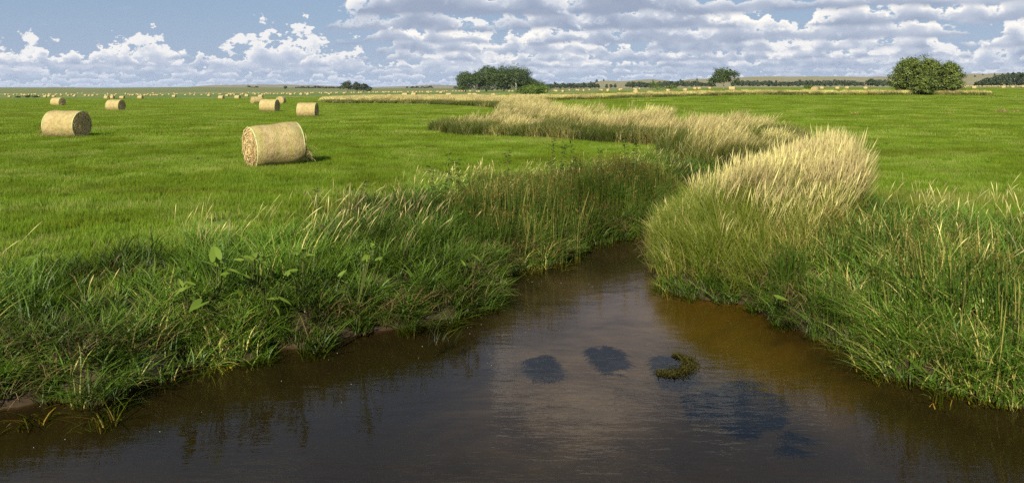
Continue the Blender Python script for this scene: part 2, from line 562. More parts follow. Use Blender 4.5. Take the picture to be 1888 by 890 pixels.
def water_material():
    m = new_mat('clear brown creek water')
    p = geo_pos(); x, y, z = sep(p)
    wx = noise(comb(x * .5, y * .5, 0), 1., 2, .5)
    r1 = noise(comb(x * 2.2 + wx * 2.0, y * 6.5, 0), 1.0, 3, .55)
    r2 = noise(comb(x * 7. + wx * 5., y * 15., 3.), 1.0, 2, .5)
    r3 = noise(comb(x * .9, y * 1.8, 8.), 1.0, 2, .5)
    h = r1 * .020 + r2 * .005 + r3 * .03
    nb = bump(h, .19, 1.0)
    g = node('ShaderNodeBsdfGlossy'); g.inputs['Roughness'].default_value = .015
    g.inputs['Color'].default_value = (1, 1, 1, 1); link(nb, g.inputs['Normal'])
    t = node('ShaderNodeBsdfTransparent')
    t.inputs['Color'].default_value = (.82, .71, .50, 1)
    # Schlick reflectance, the same from above and from below the surface
    dt = node('ShaderNodeVectorMath'); dt.operation = 'DOT_PRODUCT'
    link(nb, dt.inputs[0]); link(node('ShaderNodeNewGeometry').outputs['Incoming'], dt.inputs[1])
    cs = S.op('MINIMUM', S.op('ABSOLUTE', S(dt.outputs['Value'])), 1.0)
    fr = S.op('POWER', 1.0 - cs, 5.0) * 0.60 + 0.014     # as seen through a polariser
    mx = node('ShaderNodeMixShader'); link(fr, mx.inputs[0])
    link(t.outputs[0], mx.inputs[1]); link(g.outputs[0], mx.inputs[2])
    out_surface(mx.outputs[0])
    return m


def hill_material(name, c0, c1, c2):
    m = new_mat(name)
    p = geo_pos(); x, y, z = sep(p)
    a = noise(comb(x * .004, y * .004, z * .03), 1., 6, .62)
    b = noise(comb(x * .0011, y * .0011, z * .08), 1., 4, .6)
    s = noise(comb(x * .022, y * .010, z * .06), 1., 3, .7)
    c = mixc(a, c0, c1)
    c = mixc(sstep(s, .62, .70) * sstep(b, .42, .62), c, c2)
    out_surface(principled(c, .95, .1))
    return m


# ------------------------------------------------------------------ ground sheet
def build_ground():
    ys = np.concatenate([[-9000, -3000, -900, -300, -100], np.arange(-60, 0, 6.), np.arange(0, 7, .5), np.arange(7, 27, .14), np.arange(27, 46, .35),
                         np.arange(46, 80, 1.5), 80 * np.exp(np.linspace(0, math.log(9000 / 80), 130))])
    tin = np.concatenate([np.linspace(-1.05, -.72, 10, endpoint=False), np.linspace(-.72, .72, 150), np.linspace(.72, 1.05, 11)[1:]])
    wy = np.maximum(ys, 14.0)
    outer = np.array([.004, .02, .08, .25, .55, 1.0])
    cols = []
    for s in outer[::-1]: cols.append(-(1.05 * wy * (1 - s) + 12000 * s))
    for t in tin: cols.append(t * wy)
    for s in outer: cols.append(1.05 * wy * (1 - s) + 12000 * s)
    X = np.stack(cols, 1); Y = np.repeat(ys[:, None], X.shape[1], 1)
    Z = ground_z(X.ravel(), Y.ravel())
    ny, nx = X.shape
    V = np.stack([X.ravel(), Y.ravel(), Z], 1)
    i = np.arange(ny * nx).reshape(ny, nx)
    Fq = np.stack([i[:-1, :-1], i[:-1, 1:], i[1:, 1:], i[1:, :-1]], -1).reshape(-1, 4)
    o = link_obj('ground', mesh_np('ground', V, Fq, [ground_material()], smooth=True))
    tag(o, 'flat green hay meadow with the creek bed cut into it', kind='structure')


def build_water():
    xs = np.linspace(-20, 17, 60); ysw = np.linspace(-62, 42, 120)
    X, Y = np.meshgrid(xs, ysw)
    V = np.stack([X.ravel(), Y.ravel(), np.full(X.size, WL)], 1)
    i = np.arange(X.size).reshape(X.shape)
    Fq = np.stack([i[:-1, :-1], i[:-1, 1:], i[1:, 1:], i[1:, :-1]], -1).reshape(-1, 4)
    o = link_obj('creek_water', mesh_np('creek_water', V, Fq, [water_material()], smooth=True))
    tag(o, 'shallow brown creek water flowing between grassy banks', kind='structure')


def ridge(name, label, prof, d0, d1, base_drop, mat, seed, rough=1.0):
    """prof: list of (photo px, photo row of the crest) seen at distance d1"""
    px = np.linspace(prof[0][0], prof[-1][0], 360)
    top = np.interp(px, [p[0] for p in prof], [p[1] for p in prof])
    top = top + (fbm(px / 40, px * 0 + seed, seed, 4) - .5) * 3.0 * rough
    rows = 26
    V = []
    for j in range(rows + 9):
        s = j / rows
        d = d0 + (d1 - d0) * s
        x = (px - 944) / F * d
        zc = HC + (HOR - top) * d1 / F
        zb = far_z(x, np.full_like(x, d)) - base_drop
        k = sm(np.array([min(s, 1.0)]), 0, 1)[0] if s <= 1 else 1 - sm(np.array([s]), 1, 1.35)[0]
        z = zb + (zc - zb) * k + (fbm(x / 160, d / 160 + px * 0, seed + 5, 4) - .5) * (d1 / F) * 7 * rough * math.sin(min(s, 1.) * PI)
        V.append(np.stack([x, np.full_like(x, d), z], 1))
    V = np.concatenate(V); n = len(px)
    i = np.arange(len(V)).reshape(-1, n)
    Fq = np.stack([i[:-1, :-1], i[:-1, 1:], i[1:, 1:], i[1:, :-1]], -1).reshape(-1, 4)
    o = link_obj(name, mesh_np(name, V, Fq, [mat], smooth=True))
    tag(o, label, kind='structure')


build_ground()
build_water()
HM1 = hill_material('dry dune grass', (.165, .155, .065), (.26, .225, .12), (.05, .065, .028))
HM2 = hill_material('far dune grass', (.15, .145, .08), (.22, .19, .12), (.05, .065, .04))
ridge('dune_hills', 'tan and olive grass dune hills behind the right tree belts',
      [(930, 165), (985, 161.5), (1020, 157.5), (1050, 155.5), (1085, 153), (1112, 149.5), (1150, 151), (1190, 147), (1220, 147.2), (1243, 149.8), (1270, 147), (1300, 146.2),
       (1340, 145), (1380, 143), (1420, 141.8), (1440, 141.3), (1480, 142.5), (1505, 141.6), (1560, 142.6), (1620, 141.6), (1650, 143.5), (1700, 141), (1780, 137),
       (1850, 134.5), (1900, 135), (2050, 133), (2300, 138)], 2000, 3300, 4, HM1, 4)
ridge('far_ridge', 'low blue grey ridge far beyond the bale fields',
      [(-300, 162), (0, 165), (50, 163), (90, 161), (130, 161.5), (200, 162.4), (240, 163), (300, 164), (330, 161.5), (375, 158), (420, 157), (480, 155.8), (560, 156.6), (620, 158.5), (640, 161),
       (700, 161.5), (760, 158.5), (785, 156.5), (830, 157.2), (870, 156.8), (930, 159), (1000, 160)], 4800, 6200, 6, HM2, 11, .6)


# ------------------------------------------------------------------ grass clumps
def proto_field(k, size=.6, n=300, h=(.09, .20), w=.009, segs=2):
    b = Blades(100 + k)
    g = b.g
    base = np.stack([g.uniform(-size / 2, size / 2, n), g.uniform(-size / 2, size / 2, n), np.full(n, -.01)], 1)
    b.add(base, g.uniform(*h, n), w * g.uniform(.7, 1.4, n), g.uniform(0, 2 * PI, n) * .5 - .8, g.uniform(0, .45, n), g.uniform(.3, 1.1, n), segs)
    return b.mesh('field_clump', M['field'])


def disc(g, n, rad):
    a = g.uniform(0, 2 * PI, n); q = rad * np.sqrt(g.uniform(0, 1, n))
    return np.stack([np.cos(a) * q, np.sin(a) * q, np.full(n, -.04)], 1)


def proto_lush(k, mat='lush', n=48, L=(.45, 1.0), w=.020, rad=.2, bend=(.7, 1.9), dry=5):
    b = Blades(200 + k); g = b.g
    hd = g.uniform(0, 2 * PI, n)
    b.add(disc(g, n, rad), g.uniform(*L, n), w * g.uniform(.6, 1.4, n), hd, g.uniform(.02, .38, n), g.uniform(*bend, n), 5,
          profile=([0, .25, .6, 1], [.6, 1, .8, 0]))
    # short side leaves filling the foot
    m = n // 2
    b.add(disc(g, m, rad * 1.1), g.uniform(.2, .45, m), w * g.uniform(.7, 1.2, m), g.uniform(0, 2 * PI, m), g.uniform(.1, .7, m), g.uniform(.9, 1.9, m), 3, t0=.1, t1=.7)
    return b.mesh('bank_clump', M[mat])


def proto_dry(k, n=16, L=(1.05, 1.55), rad=.2, leanx=.12):
    b = Blades(300 + k); g = b.g
    hd = g.normal(0.1, .7, n)
    b.add(disc(g, n, rad), g.uniform(*L, n), .018 * g.uniform(.6, 1.3, n), hd, g.uniform(.0, .22, n), g.uniform(.15, .6, n) + leanx, 8,
          profile=([0, .70, .76, .84, .93, 1], [.22, .20, .45, 1.0, .7, 0]))
    hd2 = hd[:n // 2]
    return b.mesh('dry_clump', M['dry'])


def proto_rush(k, n=16, L=(.95, 1.5), rad=.2):
    b = Blades(400 + k); g = b.g
    hd = g.normal(0.2, 1.3, n)
    tip = b.add(disc(g, n, rad), g.uniform(*L, n), .013 * g.uniform(.7, 1.2, n), hd, g.uniform(.0, .16, n), g.uniform(.05, .4, n), 5,
                profile=([0, .9, 1], [1, .75, .1]))
    # a spray of rust-brown spikelets below some of the tips
    q = tip[: n // 3] - np.array([0, 0, .06])
    for _ in range(5):
        b.add(q, g.uniform(.04, .09, len(q)), .014, g.uniform(0, 2 * PI, len(q)), g.uniform(.3, 1.2, len(q)), g.uniform(1., 2.2, len(q)), 2, t0=.97, t1=1.)
    return b.mesh('rush_clump', M['rush'])


def proto_straw(k, n=26, rad=.28):
    b = Blades(500 + k); g = b.g
    b.add(disc(g, n, rad) + np.array([0, 0, .06]), g.uniform(.25, .75, n), .010 * g.uniform(.6, 1.4, n), g.uniform(0, 2 * PI, n), g.uniform(.2, 1.2, n), g.uniform(1.3, 2.6, n), 5,
          kink=.18, profile=([0, .4, 1], [.8, 1, .3]))
    return b.mesh('straw_clump', M['straw'])


P_field = [proto_field(k) for k in range(5)]
P_field2 = [proto_field(20 + k, 1.8, 420, (.12, .24), .026, 2) for k in range(4)]
P_field3 = [proto_field(40 + k, 6.5, 520, (.16, .32), .10, 1) for k in range(4)]
P_lush = [proto_lush(k) for k in range(6)]
P_lushlong = [proto_lush(20 + k, L=(.7, 1.35), bend=(1.0, 2.3), w=.014, n=50) for k in range(4)]
P_drygreen = [proto_lush(40 + k, 'drygreen', n=55, L=(.5, 1.15), bend=(.3, 1.3), w=.011) for k in range(4)]
P_dark = [proto_lush(60 + k, 'darkgrass', n=70, L=(.45, 1.0), bend=(.5, 1.7), w=.016) for k in range(4)]
P_dry = [proto_dry(k) for k in range(6)]
P_thin = [proto_dry(10 + k, 4, (.7, 1.35), .35, .25) for k in range(6)]
P_rush = [proto_rush(k) for k in range(4)]
P_straw = [proto_straw(k) for k in range(4)]
P_far = [proto_lush(80 + k, 'darkgrass', n=160, L=(.5, 1.1), bend=(.3, 1.5), w=.05, rad=.9) for k in range(3)]


def proto_dryfar(k, L=(1.0, 1.5), n=110, w=.06, rad=.9):
    b = Blades(600 + k); g = b.g
    b.add(disc(g, n, rad), g.uniform(*L, n), w * g.uniform(.7, 1.3, n), g.normal(0.1, .8, n), g.uniform(.0, .25, n), g.uniform(.3, .9, n), 4,
          profile=([0, .45, .8, 1], [.5, .7, 1., 0]))
    return b.mesh('dry_far_clump', M['dry'])


P_dryfar = [proto_dryfar(k) for k in range(3)]

# zones of tall growth, in metres
CL = [W(p, q, WL) for p, q in LEFT_PX]
ZA = [(2.7, 20.6), (2.9, 17.2), (3.3, 16.2), (4.7, 14.9), (6.0, 15.5), (7.4, 17.4), (8.7, 20.7), (10.1, 24.5), (11.8, 29), (13.2, 33.0), (12.8, 34.0), (9.4, 29.6), (6.7, 26.0), (5.4, 23.2), (4.2, 21.5)]
ZB = [(6.3, 34.5), (7.6, 31.8), (11.8, 36.2), (13.4, 40), (15.6, 42), (17.6, 50), (16, 55), (12, 53), (9.0, 46)]
ZC = [(-5.5, 53.5), (-2.8, 49.0), (1.8, 46.0), (5.0, 43.0), (8.3, 40.0), (11.0, 44), (11.5, 56), (8, 68), (6.5, 84), (4.5, 105), (6, 130), (5, 175), (-6, 175), (-3, 130), (-1.8, 100), (-1.2, 80), (-2.2, 66), (-4.2, 60)]
ZD = [(-62, 265), (-45, 190), (-36, 172), (-22, 166), (-8, 135), (-3, 120), (2, 130), (3, 190), (-10, 235), (-30, 300), (-60, 330)]
ZE = [(4, 185), (20, 190), (60, 196), (118, 196), (119, 204), (60, 212), (20, 225), (0, 240)]


def sample(n, x0, x1, y0, y1, g):
    return g.uniform(x0, x1, n), g.uniform(y0, y1, n)


def in_view(x, y, m=.70): return (np.abs(x) < m * np.maximum(y, 5) + 2.0)


def put(name, protos, x, y, g, label, scale=(.85, 1.2), lean=None, sink=0., tint=None, rz=None, hs=None):
    n = len(x)
    z = ground_z(x, y) - sink
    if tint is None: tint = np.clip(fbm(x / 2.2, y / 2.2, 31, 3) * 1.5 - .25 + g.normal(0, .12, n), 0, 1)
    rz = g.uniform(0, 2 * PI, n) if rz is None else g.normal(0, rz, n)
    ty = None if lean is None else g.normal(lean, .10, n)
    return scatter(name, protos, np.stack([x, y, z], 1), rz, g.uniform(*scale, n), g.integers(0, len(protos), n), tint, label, tilty=ty,
                   hscale=hs)


def left_side(x, y):
    """true on the bank left of the creek"""
    return x < np.interp(y, [-60, 3, 10, 16, 20, 23, 27, 31, 36, 40], [-1, -2, 0, 1.0, 2.4, 4.2, 5.8, 8.8, 13.5, 15])


def bank_width(x, y, left):
    # how far the tall growth reaches inland from the water
    wl = np.interp(y, [8, 12, 14, 16, 20, 24, 27], [2.3, 2.7, 3.0, 3.4, 4.2, 5.0, 3.0])
    wr = np.interp(y, [9, 12, 16, 20], [5.6, 6.2, 6.4, 4.5])
    return np.where(left, wl, wr)


def build_grass():
    g = np.random.default_rng(11)
    # --- mown field, near to far
    def tall_mask(x, y, near=True):
        m = inside(ZA, x, y) | inside(ZB, x, y) | inside(ZC, x, y) | inside(ZD, x, y) | inside(ZE, x, y)
        return m
    step = .46
    gx, gy = np.meshgrid(np.arange(-32, 34, step), np.arange(10, 47, step))
    x = gx.ravel() + g.uniform(-.3, .3, gx.size); y = gy.ravel() + g.uniform(-.3, .3, gx.size)
    sdv = creek_sd(x, y)
    k = in_view(x, y) & (sdv > 1.7) & ~tall_mask(x, y)
    x, y = x[k], y[k]
    put('field_grass', P_field, x, y, g, 'short bright green grass of the mown hay field', (.8, 1.25),
        hs=.75 + .6 * fbm(x / 3, y / 3, 77, 2))
    step = 1.25
    gx, gy = np.meshgrid(np.arange(-100, 100, step), np.arange(46, 142, step))
    x = gx.ravel() + g.uniform(-.7, .7, gx.size); y = gy.ravel() + g.uniform(-.7, .7, gx.size)
    k = in_view(x, y) & ~tall_mask(x, y)
    put('meadow_grass', P_field2, x[k], y[k], g, 'short green grass of the field out by the bales', (.8, 1.25))
    step = 4.6
    gx, gy = np.meshgrid(np.arange(-340, 340, step), np.arange(140, 470, step))
    x = gx.ravel() + g.uniform(-2.4, 2.4, gx.size); y = gy.ravel() + g.uniform(-2.4, 2.4, gx.size)
    k = in_view(x, y) & ~tall_mask(x, y) & (g.uniform(0, 1, x.size) < sm(y, 480, 300))
    put('distant_meadow_grass', P_field3, x[k], y[k], g, 'green grass of the distant hay meadows', (.8, 1.2))

    # --- both creek banks
    x, y = sample(60000, -17, 17, 7, 32, g)
    sdv = creek_sd(x, y); L = left_side(x, y); bw = bank_width(x, y, L)
    v = in_view(x, y, .78)
    u = g.uniform(0, 1, x.size)
    patch = fbm(x / 1.6, y / 1.6, 55, 3)
    mud = polydist([W(20, 735, WL), W(70, 725, WL)], x, y, False) < .10
    bare = np.zeros(x.shape, bool)
    zoneA = inside(ZA, x, y)
    bank = v & (sdv > .04) & (sdv < bw) & ~zoneA & ~mud & ~bare & ~((~L) & (y > 21))
    fade = 1 - sm(sdv, bw - 1.6, bw)
    k = (bank & (u < .12 + .10 * fade)) | (v & (sdv > -.04) & (sdv < .55) & ~mud & ~bare & ~zoneA & (u < .55) & ~((~L) & (y > 21)))
    xx, yy = x[k], y[k]; ss = sdv[k]
    hs = np.interp(ss, [0, .5, 1.5, 3, 5], [.5, .62, .85, .75, .45]) * g.uniform(.75, 1.2, len(xx)) * np.where(left_side(xx, yy), np.interp(yy, [9, 14], [.8, 1.]), np.interp(ss, [1.5, 3, 5.5, 6.5], [1., 1.2, 1.55, 1.1]))
    put('bank_grass', P_lush + P_lushlong, xx, yy, g, 'lush green grass crowding both banks of the creek', (.7, 1.1), lean=.12, hs=hs, sink=.03)
    x2 = g.uniform(0, 1, x.size)
    # straw at the foot of the banks
    k = v & (sdv > .08) & (sdv < .75) & ~mud & (ground_z(x, y) > WL + .06) & (x2 < .13 + .30 * (patch > .52)) & ~((~L) & (y < 13) & (x2 > .12)) & (sdv > .0)
    k |= v & (sdv > .7) & (sdv < 2.6) & (x2 < .035)
    put('dead_straw', P_straw, x[k], y[k], g, 'dead tan straw hanging along the waterline', (.6, 1.1))
    # seeding dry grass along the top of the left bank and thinly on the right
    k = v & ~zoneA & ~mud & L & (sdv > .9) & (sdv < bw + .3) & (y > 14.2) & (g.uniform(0, 1, x.size) < (.06 + .42 * sm(patch, .46, .66)) * np.interp(y, [17, 20], [1, .40]))
    k |= v & ~zoneA & (~L) & (sdv > 1.6) & (sdv < bw + 1.5) & (x > 5) & (y < 18.5) & (g.uniform(0, 1, x.size) < .04)
    k |= v & L & (sdv > 1.2) & (sdv < bw) & (y <= 14.2) & (g.uniform(0, 1, x.size) < .014)
    put('seeding_grass', P_thin, x[k], y[k], g, 'thin dry seeding grass along the top of both banks', (.75, 1.1), lean=.12, rz=.9, hs=np.where(left_side(x[k], y[k]) & (y[k] > 18), .72, .9))
    # --- the big dry stand on the inner bend
    xa, ya = sample(14000, 2, 16, 14, 36, g)
    ka = inside(ZA, xa, ya) & (creek_sd(xa, ya) > .1)
    xa, ya = xa[ka], ya[ka]; ua = g.uniform(0, 1, len(xa))
    sa = creek_sd(xa, ya)
    kd = ua < np.interp(np.maximum(sa, (ya - 17.2) * .9), [.3, 1.2, 2.4, 3.6], [.05, .18, .48, .74]) * (.45 + 1.0 * fbm(xa / .9, ya / 1.4, 68, 2))
    xd, yd = xa[kd], ya[kd]
    sd_all = creek_sd(xd, yd)
    put('dry_reed_grass', P_dry, xd, yd, g, 'tall dry straw coloured reed grass leaning over the inner bend', (.95, 1.3), lean=.07, rz=.6,
        hs=np.interp(sd_all, [0, .4, 1.2, 2.5], [.5, .62, .85, 1.0]) * g.uniform(.85, 1.1, len(xd)) * (.60 + .72 * fbm(xd / 1.2, yd / 1.8, 67, 2)))
    kg = g.uniform(0, 1, len(xa)) < np.interp(sa, [.5, 2.5, 4], [.80, .62, .50])
    hs = np.interp(sa[kg], [0, .5, 1.5, 3], [.6, .85, 1.2, 1.2])
    put('reed_grass_leaves', P_drygreen, xa[kg], ya[kg], g, 'yellow green grass under the dry stand', (.8, 1.2), lean=.15, hs=hs)
    # --- bulrushes: a dark stand on the outer bend, more on the near right bank
    xr, yr = sample(16000, -2, 14, 9, 27, g)
    sr = creek_sd(xr, yr); Lr = left_side(xr, yr); ur = g.uniform(0, 1, len(xr))
    k = Lr & (yr > 17.0) & (sr > -.15) & (sr < 3.2) & (ur < np.where(sr < 2.0, .30, .12)) & (xr > -1.2)
    k |= (~Lr) & (xr > 4.6) & (yr < 15.2) & (sr > -.12) & (sr < 3.4) & (ur < .10 * sm(fbm(xr / 1.1, yr / 1.1, 91, 2), .35, .6)) & ~inside(ZA, xr, yr)
    put('bulrushes', P_rush, xr[k], yr[k], g, 'dark green bulrushes standing along the outer bend and right bank', (.75, 1.1), lean=.06, hs=np.interp(sr[k], [-.2, .5, 1.5, 3], [.95, .95, .8, .66]))

    # --- stands further up the creek
    xb, yb = sample(44000, -7, 21, 31, 178, g)
    inb = inside(ZB, xb, yb); inc = inside(ZC, xb, yb)
    dens = np.where(yb < 60, 1.0, .62)
    edgeC = polydist(ZC[:5], xb, yb, False)
    pt = fbm(xb / 4.0, yb / 6.0, 41, 3)
    ub = g.uniform(0, 1, len(xb))
    front = (inc & (edgeC < 3.2)) | (inb & (polydist(ZB[1:4], xb, yb, False) < 1.2) & (pt > .42))
    dryk = (inb | inc) & ~front & (pt < .53) & (ub < dens) & (g.uniform(0, 1, len(xb)) < .05 + 1.35 * fbm(xb / 1.6, yb / 2.6, 69, 2))
    dryk |= front & (edgeC > 1.3) & (ub < .35)
    gap = (fbm(xb / 2.4, yb / 4.2, 71, 2) > .60) & (yb < 90)
    dryk &= ~gap | (g.uniform(0, 1, len(xb)) < .12)
    grk = (inb | inc) & (front | (pt > .50) | (ub > .70))
    put('upstream_dry_grass', P_dry, xb[dryk], yb[dryk], g, 'dry tan reed grass following the creek upstream', (.82, 1.2), lean=.22, rz=.5, hs=.34 + 1.2 * fbm(xb[dryk] / 2.3, yb[dryk] / 3.6, 66, 2))
    put('upstream_green_grass', P_dark, xb[grk], yb[grk], g, 'dark green grass below the upstream dry stand', (.9, 1.4), lean=.1,
        hs=np.where(edgeC[grk] < 3.2, .95, .8))
    # --- strips across the far field
    xs_, ys_ = sample(26000, -64, 122, 118, 335, g)
    ind = inside(ZD, xs_, ys_); ine = inside(ZE, xs_, ys_)
    us = g.uniform(0, 1, len(xs_))
    pt = fbm(xs_ / 14, ys_ / 9, 47, 3)
    efront = ine & (ys_ < np.interp(xs_, [4, 20, 60, 118], [186.2, 191.2, 197.2, 197.2]))
    dfront = ind & (polydist(ZD[1:6], xs_, ys_, False) < 4.5)
    k1 = (ind | ine) & ~efront & ~dfront & (pt < .60) & (us < .9)
    k2 = (efront | dfront | ((ind | ine) & (pt > .57)))
    # cured strips out in the meadows
    put('far_dry_strip', P_dryfar, xs_[k1], ys_[k1], g, 'strips of dry tan grass crossing the far field', (.75, 1.1), lean=.1)
    put('far_green_strip', P_far, xs_[k2], ys_[k2], g, 'strips of dark green grass crossing the far field', (.75, 1.15))


build_grass()


# ------------------------------------------------------------------ hay bales
def bale_materials():
    m = new_mat('net wrapped hay'); p = obj_coord(); x, y, z = sep(p)
    band = noise(comb(x * 4.5, 0, S(node('ShaderNodeObjectInfo').outputs['Random']) * 30), 1., 3, .6)
    th = S.op('ARCTAN2', z, y)
    f1 = noise(comb(x * 26, th * 7, 0), 1., 4, .7)
    f2 = noise(comb(x * 90, th * 14, 3), 1., 2, .6)
    blotch = noise(p, 2.2, 4, .6)
    c = ramp(band, [(.30, (.26, .25, .065)), (.45, (.38, .30, .105)), (.60, (.35, .255, .12)), (.72, (.29, .275, .08))])
    c = mixc(sstep(blotch, .42, .62) * .7, c, (.46, .36, .165))
    gr = noise(comb(x * 3.2, th * .9, 9.), 1., 4, .65)
    c = mixc(sstep(gr, .52, .70) * .75, c, (.235, .245, .075))
    c = mixc(sstep(noise(p, 7., 5, .75), .50, .68) * .6, c, (.18, .135, .05))
    c = mixc(sstep(f1, .5, .72) * .55, c, (.13, .095, .03))
    c = mixc(sstep(f2, .55, .8) * .5, c, (.52, .42, .20))
    out_surface(principled(c, .8, .2, bump(f1 + f2 * .6 + noise(p, 5., 3, .6) * 1.5, .9, .035)))
    M['net'] = m
    m = new_mat('cut hay end'); p = obj_coord(); x, y, z = sep(p)
    rr = S.op('SQRT', y * y + z * z)
    th = S.op('ARCTAN2', z, y)
    ring = noise(comb(rr * 16, th * 1.2, 0), 1., 4, .65)
    f = noise(p, 24, 4, .7)
    c = ramp(ring * .5 + f * .5, [(.33, (.17, .115, .035)), (.46, (.40, .285, .11)), (.62, (.60, .45, .20))])
    out_surface(principled(c, .9, .1, bump(ring + f, .8, .018)))
    M['hayend'] = m
    m = new_mat('green net edge')
    out_surface(principled((.40, .42, .17), .6, .3)); M['edge'] = m
    M['haystraw'] = grass_mat('loose hay straw', [(0, (.34, .23, .08)), (.5, (.60, .45, .18)), (1, (.72, .57, .28))], None, 0, trans=.15, gloss=0., patch=.1, gain=1.25)
    m = new_mat('straws of the bale end'); p = obj_coord()
    out_surface(principled(mixc(noise(p, 9., 3, .6), (.34, .24, .085), (.64, .49, .23)), .85, .1)); M['endstraw'] = m
    m = new_mat('twine green'); out_surface(principled((.10, .42, .26), .6, .3)); M['twine'] = m


bale_materials()
BR, BL = .83, 1.9        # radius and length of a bale, metres


def barrel_mesh(seed, n=56, m=12, caps=False):
    g = np.random.default_rng(seed); V = []
    for j in range(m + 1):
        s = j / m; xx = (s - .5) * BL
        edge = 1 - .05 * (abs(s - .5) * 2) ** 8
        for i in range(n):
            a = 2 * PI * i / n
            rr = BR * edge * (1 + .030 * (vnoise(np.array([math.cos(a) * 2 + 9 + s * 2]), np.array([math.sin(a) * 2 + s * 3]), seed)[0] - .5) + .012 * math.sin(9 * s + seed))
            yy, zz = rr * math.cos(a), rr * math.sin(a)
            if zz < -.70: zz = -.70 - (zz + .70) * -.35 * 0 + (zz + .70) * .35
            V.append((xx, yy * (1.03 if zz < 0 else 1.0), zz * .985))
    Fq = []
    for j in range(m):
        for i in range(n):
            a, b = j * n + i, j * n + (i + 1) % n
            Fq.append((a, b, b + n, a + n))
    fm = [0] * len(Fq); mats = [M['net']]
    if caps:
        c0 = len(V); V.append((-BL / 2 - .03, 0, 0)); V.append((BL / 2 + .03, 0, 0))
        for i in range(n):
            Fq.append((c0, (i + 1) % n, i)); Fq.append((c0 + 1, m * n + i, m * n + (i + 1) % n)); fm += [1, 1]
        mats = [M['net'], M['hayend']]
    return mesh_np('barrel', V, Fq, mats, smooth=True, fmat=fm)


def end_mesh(sign, seed, straws=220):
    g = np.random.default_rng(seed)
    V = [(0., 0., 0.)]; Fq = []; n = 44; rings = 9
    for k in range(1, rings + 1):
        for i in range(n):
            a = 2 * PI * i / n; q = BR * .952 * k / rings
            bulge = .07 * (1 - (k / rings) ** 2) + .025 * (g.uniform() - .5) * (k < rings) + (.010 if k % 2 else -.010) * (k < rings)
            yy, zz = q * math.cos(a), q * math.sin(a)
            if zz < -.70: zz = -.70 + (zz + .70) * .35
            V.append((sign * (BL / 2 - .015 + bulge * (k < rings)), yy, zz * .985))
    V[0] = (sign * (BL / 2 - .03), 0, 0)
    for i in range(n): Fq.append((0, 1 + i, 1 + (i + 1) % n) if sign > 0 else (0, 1 + (i + 1) % n, 1 + i))
    for k in range(rings - 1):
        for i in range(n):
            a, b = 1 + k * n + i, 1 + k * n + (i + 1) % n
            q = (a, a + n, b + n, b)
            Fq.append(q if sign > 0 else q[::-1])
    fm = [0] * len(Fq)
    # straws lying round the coil and sticking out of it
    for _ in range(straws):
        a = g.uniform(0, 2 * PI); q = BR * .93 * math.sqrt(g.uniform(.01, 1)); ln = g.uniform(.12, .40); w = g.uniform(.010, .020)
        t = a + PI / 2 + g.normal(0, .45)
        c = np.array([sign * (BL / 2 + .015 + .05 * (1 - (q / BR) ** 2) + g.uniform(0, .03)), q * math.cos(a), q * math.sin(a) * .985])
        u = np.array([sign * g.uniform(-.05, .35), math.cos(t), math.sin(t)]) * ln * .5
        wv = np.array([g.uniform(-.3, .3), -math.sin(t), math.cos(t)]) * w
        mid = c + np.array([sign * .02, 0, 0])
        b = len(V)
        V += [tuple(c - u - wv), tuple(c - u + wv), tuple(mid + wv), tuple(mid - wv), tuple(c + u + wv * .6), tuple(c + u - wv * .6)]
        Fq += [(b, b + 1, b + 2, b + 3), (b + 3, b + 2, b + 4, b + 5)]; fm += [1, 1]
    return mesh_np('end_face', V, Fq, [M['hayend'], M['endstraw']], smooth=False, fmat=fm)


def edge_mesh(sign):
    V = []; Fq = []; n = 56
    for k, (dx, dr) in enumerate(((-.035, .004), (-.02, .012), (.008, .008), (.014, -.02))):
        for i in range(n):
            a = 2 * PI * i / n; q = BR * .965 + dr
            yy, zz = q * math.cos(a), q * math.sin(a)
            if zz < -.70: zz = -.70 + (zz + .70) * .35
            V.append((sign * (BL / 2 + dx), yy, zz * .985))
    for k in range(3):
        for i in range(n):
            a, b = k * n + i, k * n + (i + 1) % n
            q = (a, b, b + n, a + n); Fq.append(q if sign > 0 else q[::-1])
    return mesh_np('net_edge', V, Fq, [M['edge']], smooth=True)


def loose_mesh(sign, seed, n=240, low=True):
    """hay slumped out of one end"""
    b = Blades(seed); g = b.g
    th = g.normal(-PI / 2, .55, n); q = BR * g.uniform(.55, 1.0, n)
    base = np.stack([sign * (BL / 2 + g.uniform(-.02, .05, n)), q * np.cos(th), np.maximum(q * np.sin(th), -.55) + .25 * g.uniform(0, 1, n)], 1)
    b.add(base, g.uniform(.3, .75, n), .026, np.where(sign > 0, 0., PI) + g.normal(0, .7, n), g.uniform(1.0, 1.8, n), g.uniform(2.4, 3.0, n), 5, kink=.1, profile=([0, 1], [1, .4]))
    m2 = n // 3
    th = g.uniform(0, 2 * PI, m2)
    base = np.stack([np.full(m2, sign * BL / 2), BR * .95 * np.cos(th), BR * .95 * np.sin(th)], 1)
    b.add(base, g.uniform(.1, .28, m2), .009, np.where(sign > 0, 0., PI) + g.normal(0, .9, m2), g.uniform(.4, 2.0, m2), g.uniform(1.0, 2.4, m2), 3, profile=([0, 1], [1, .4]))
    return b.mesh('loose_hay', M['haystraw'])


B_bar = [barrel_mesh(k) for k in range(4)]
B_end = {(s, k): end_mesh(s, 30 + k + (s > 0) * 10) for s in (-1, 1) for k in range(2)}
B_edge = {s: edge_mesh(s) for s in (-1, 1)}
B_loose = {(s, k): loose_mesh(s, 60 + k + (s > 0) * 10) for s in (-1, 1) for k in range(2)}
B_far = [barrel_mesh(10 + k, 20, 3, True) for k in range(3)]


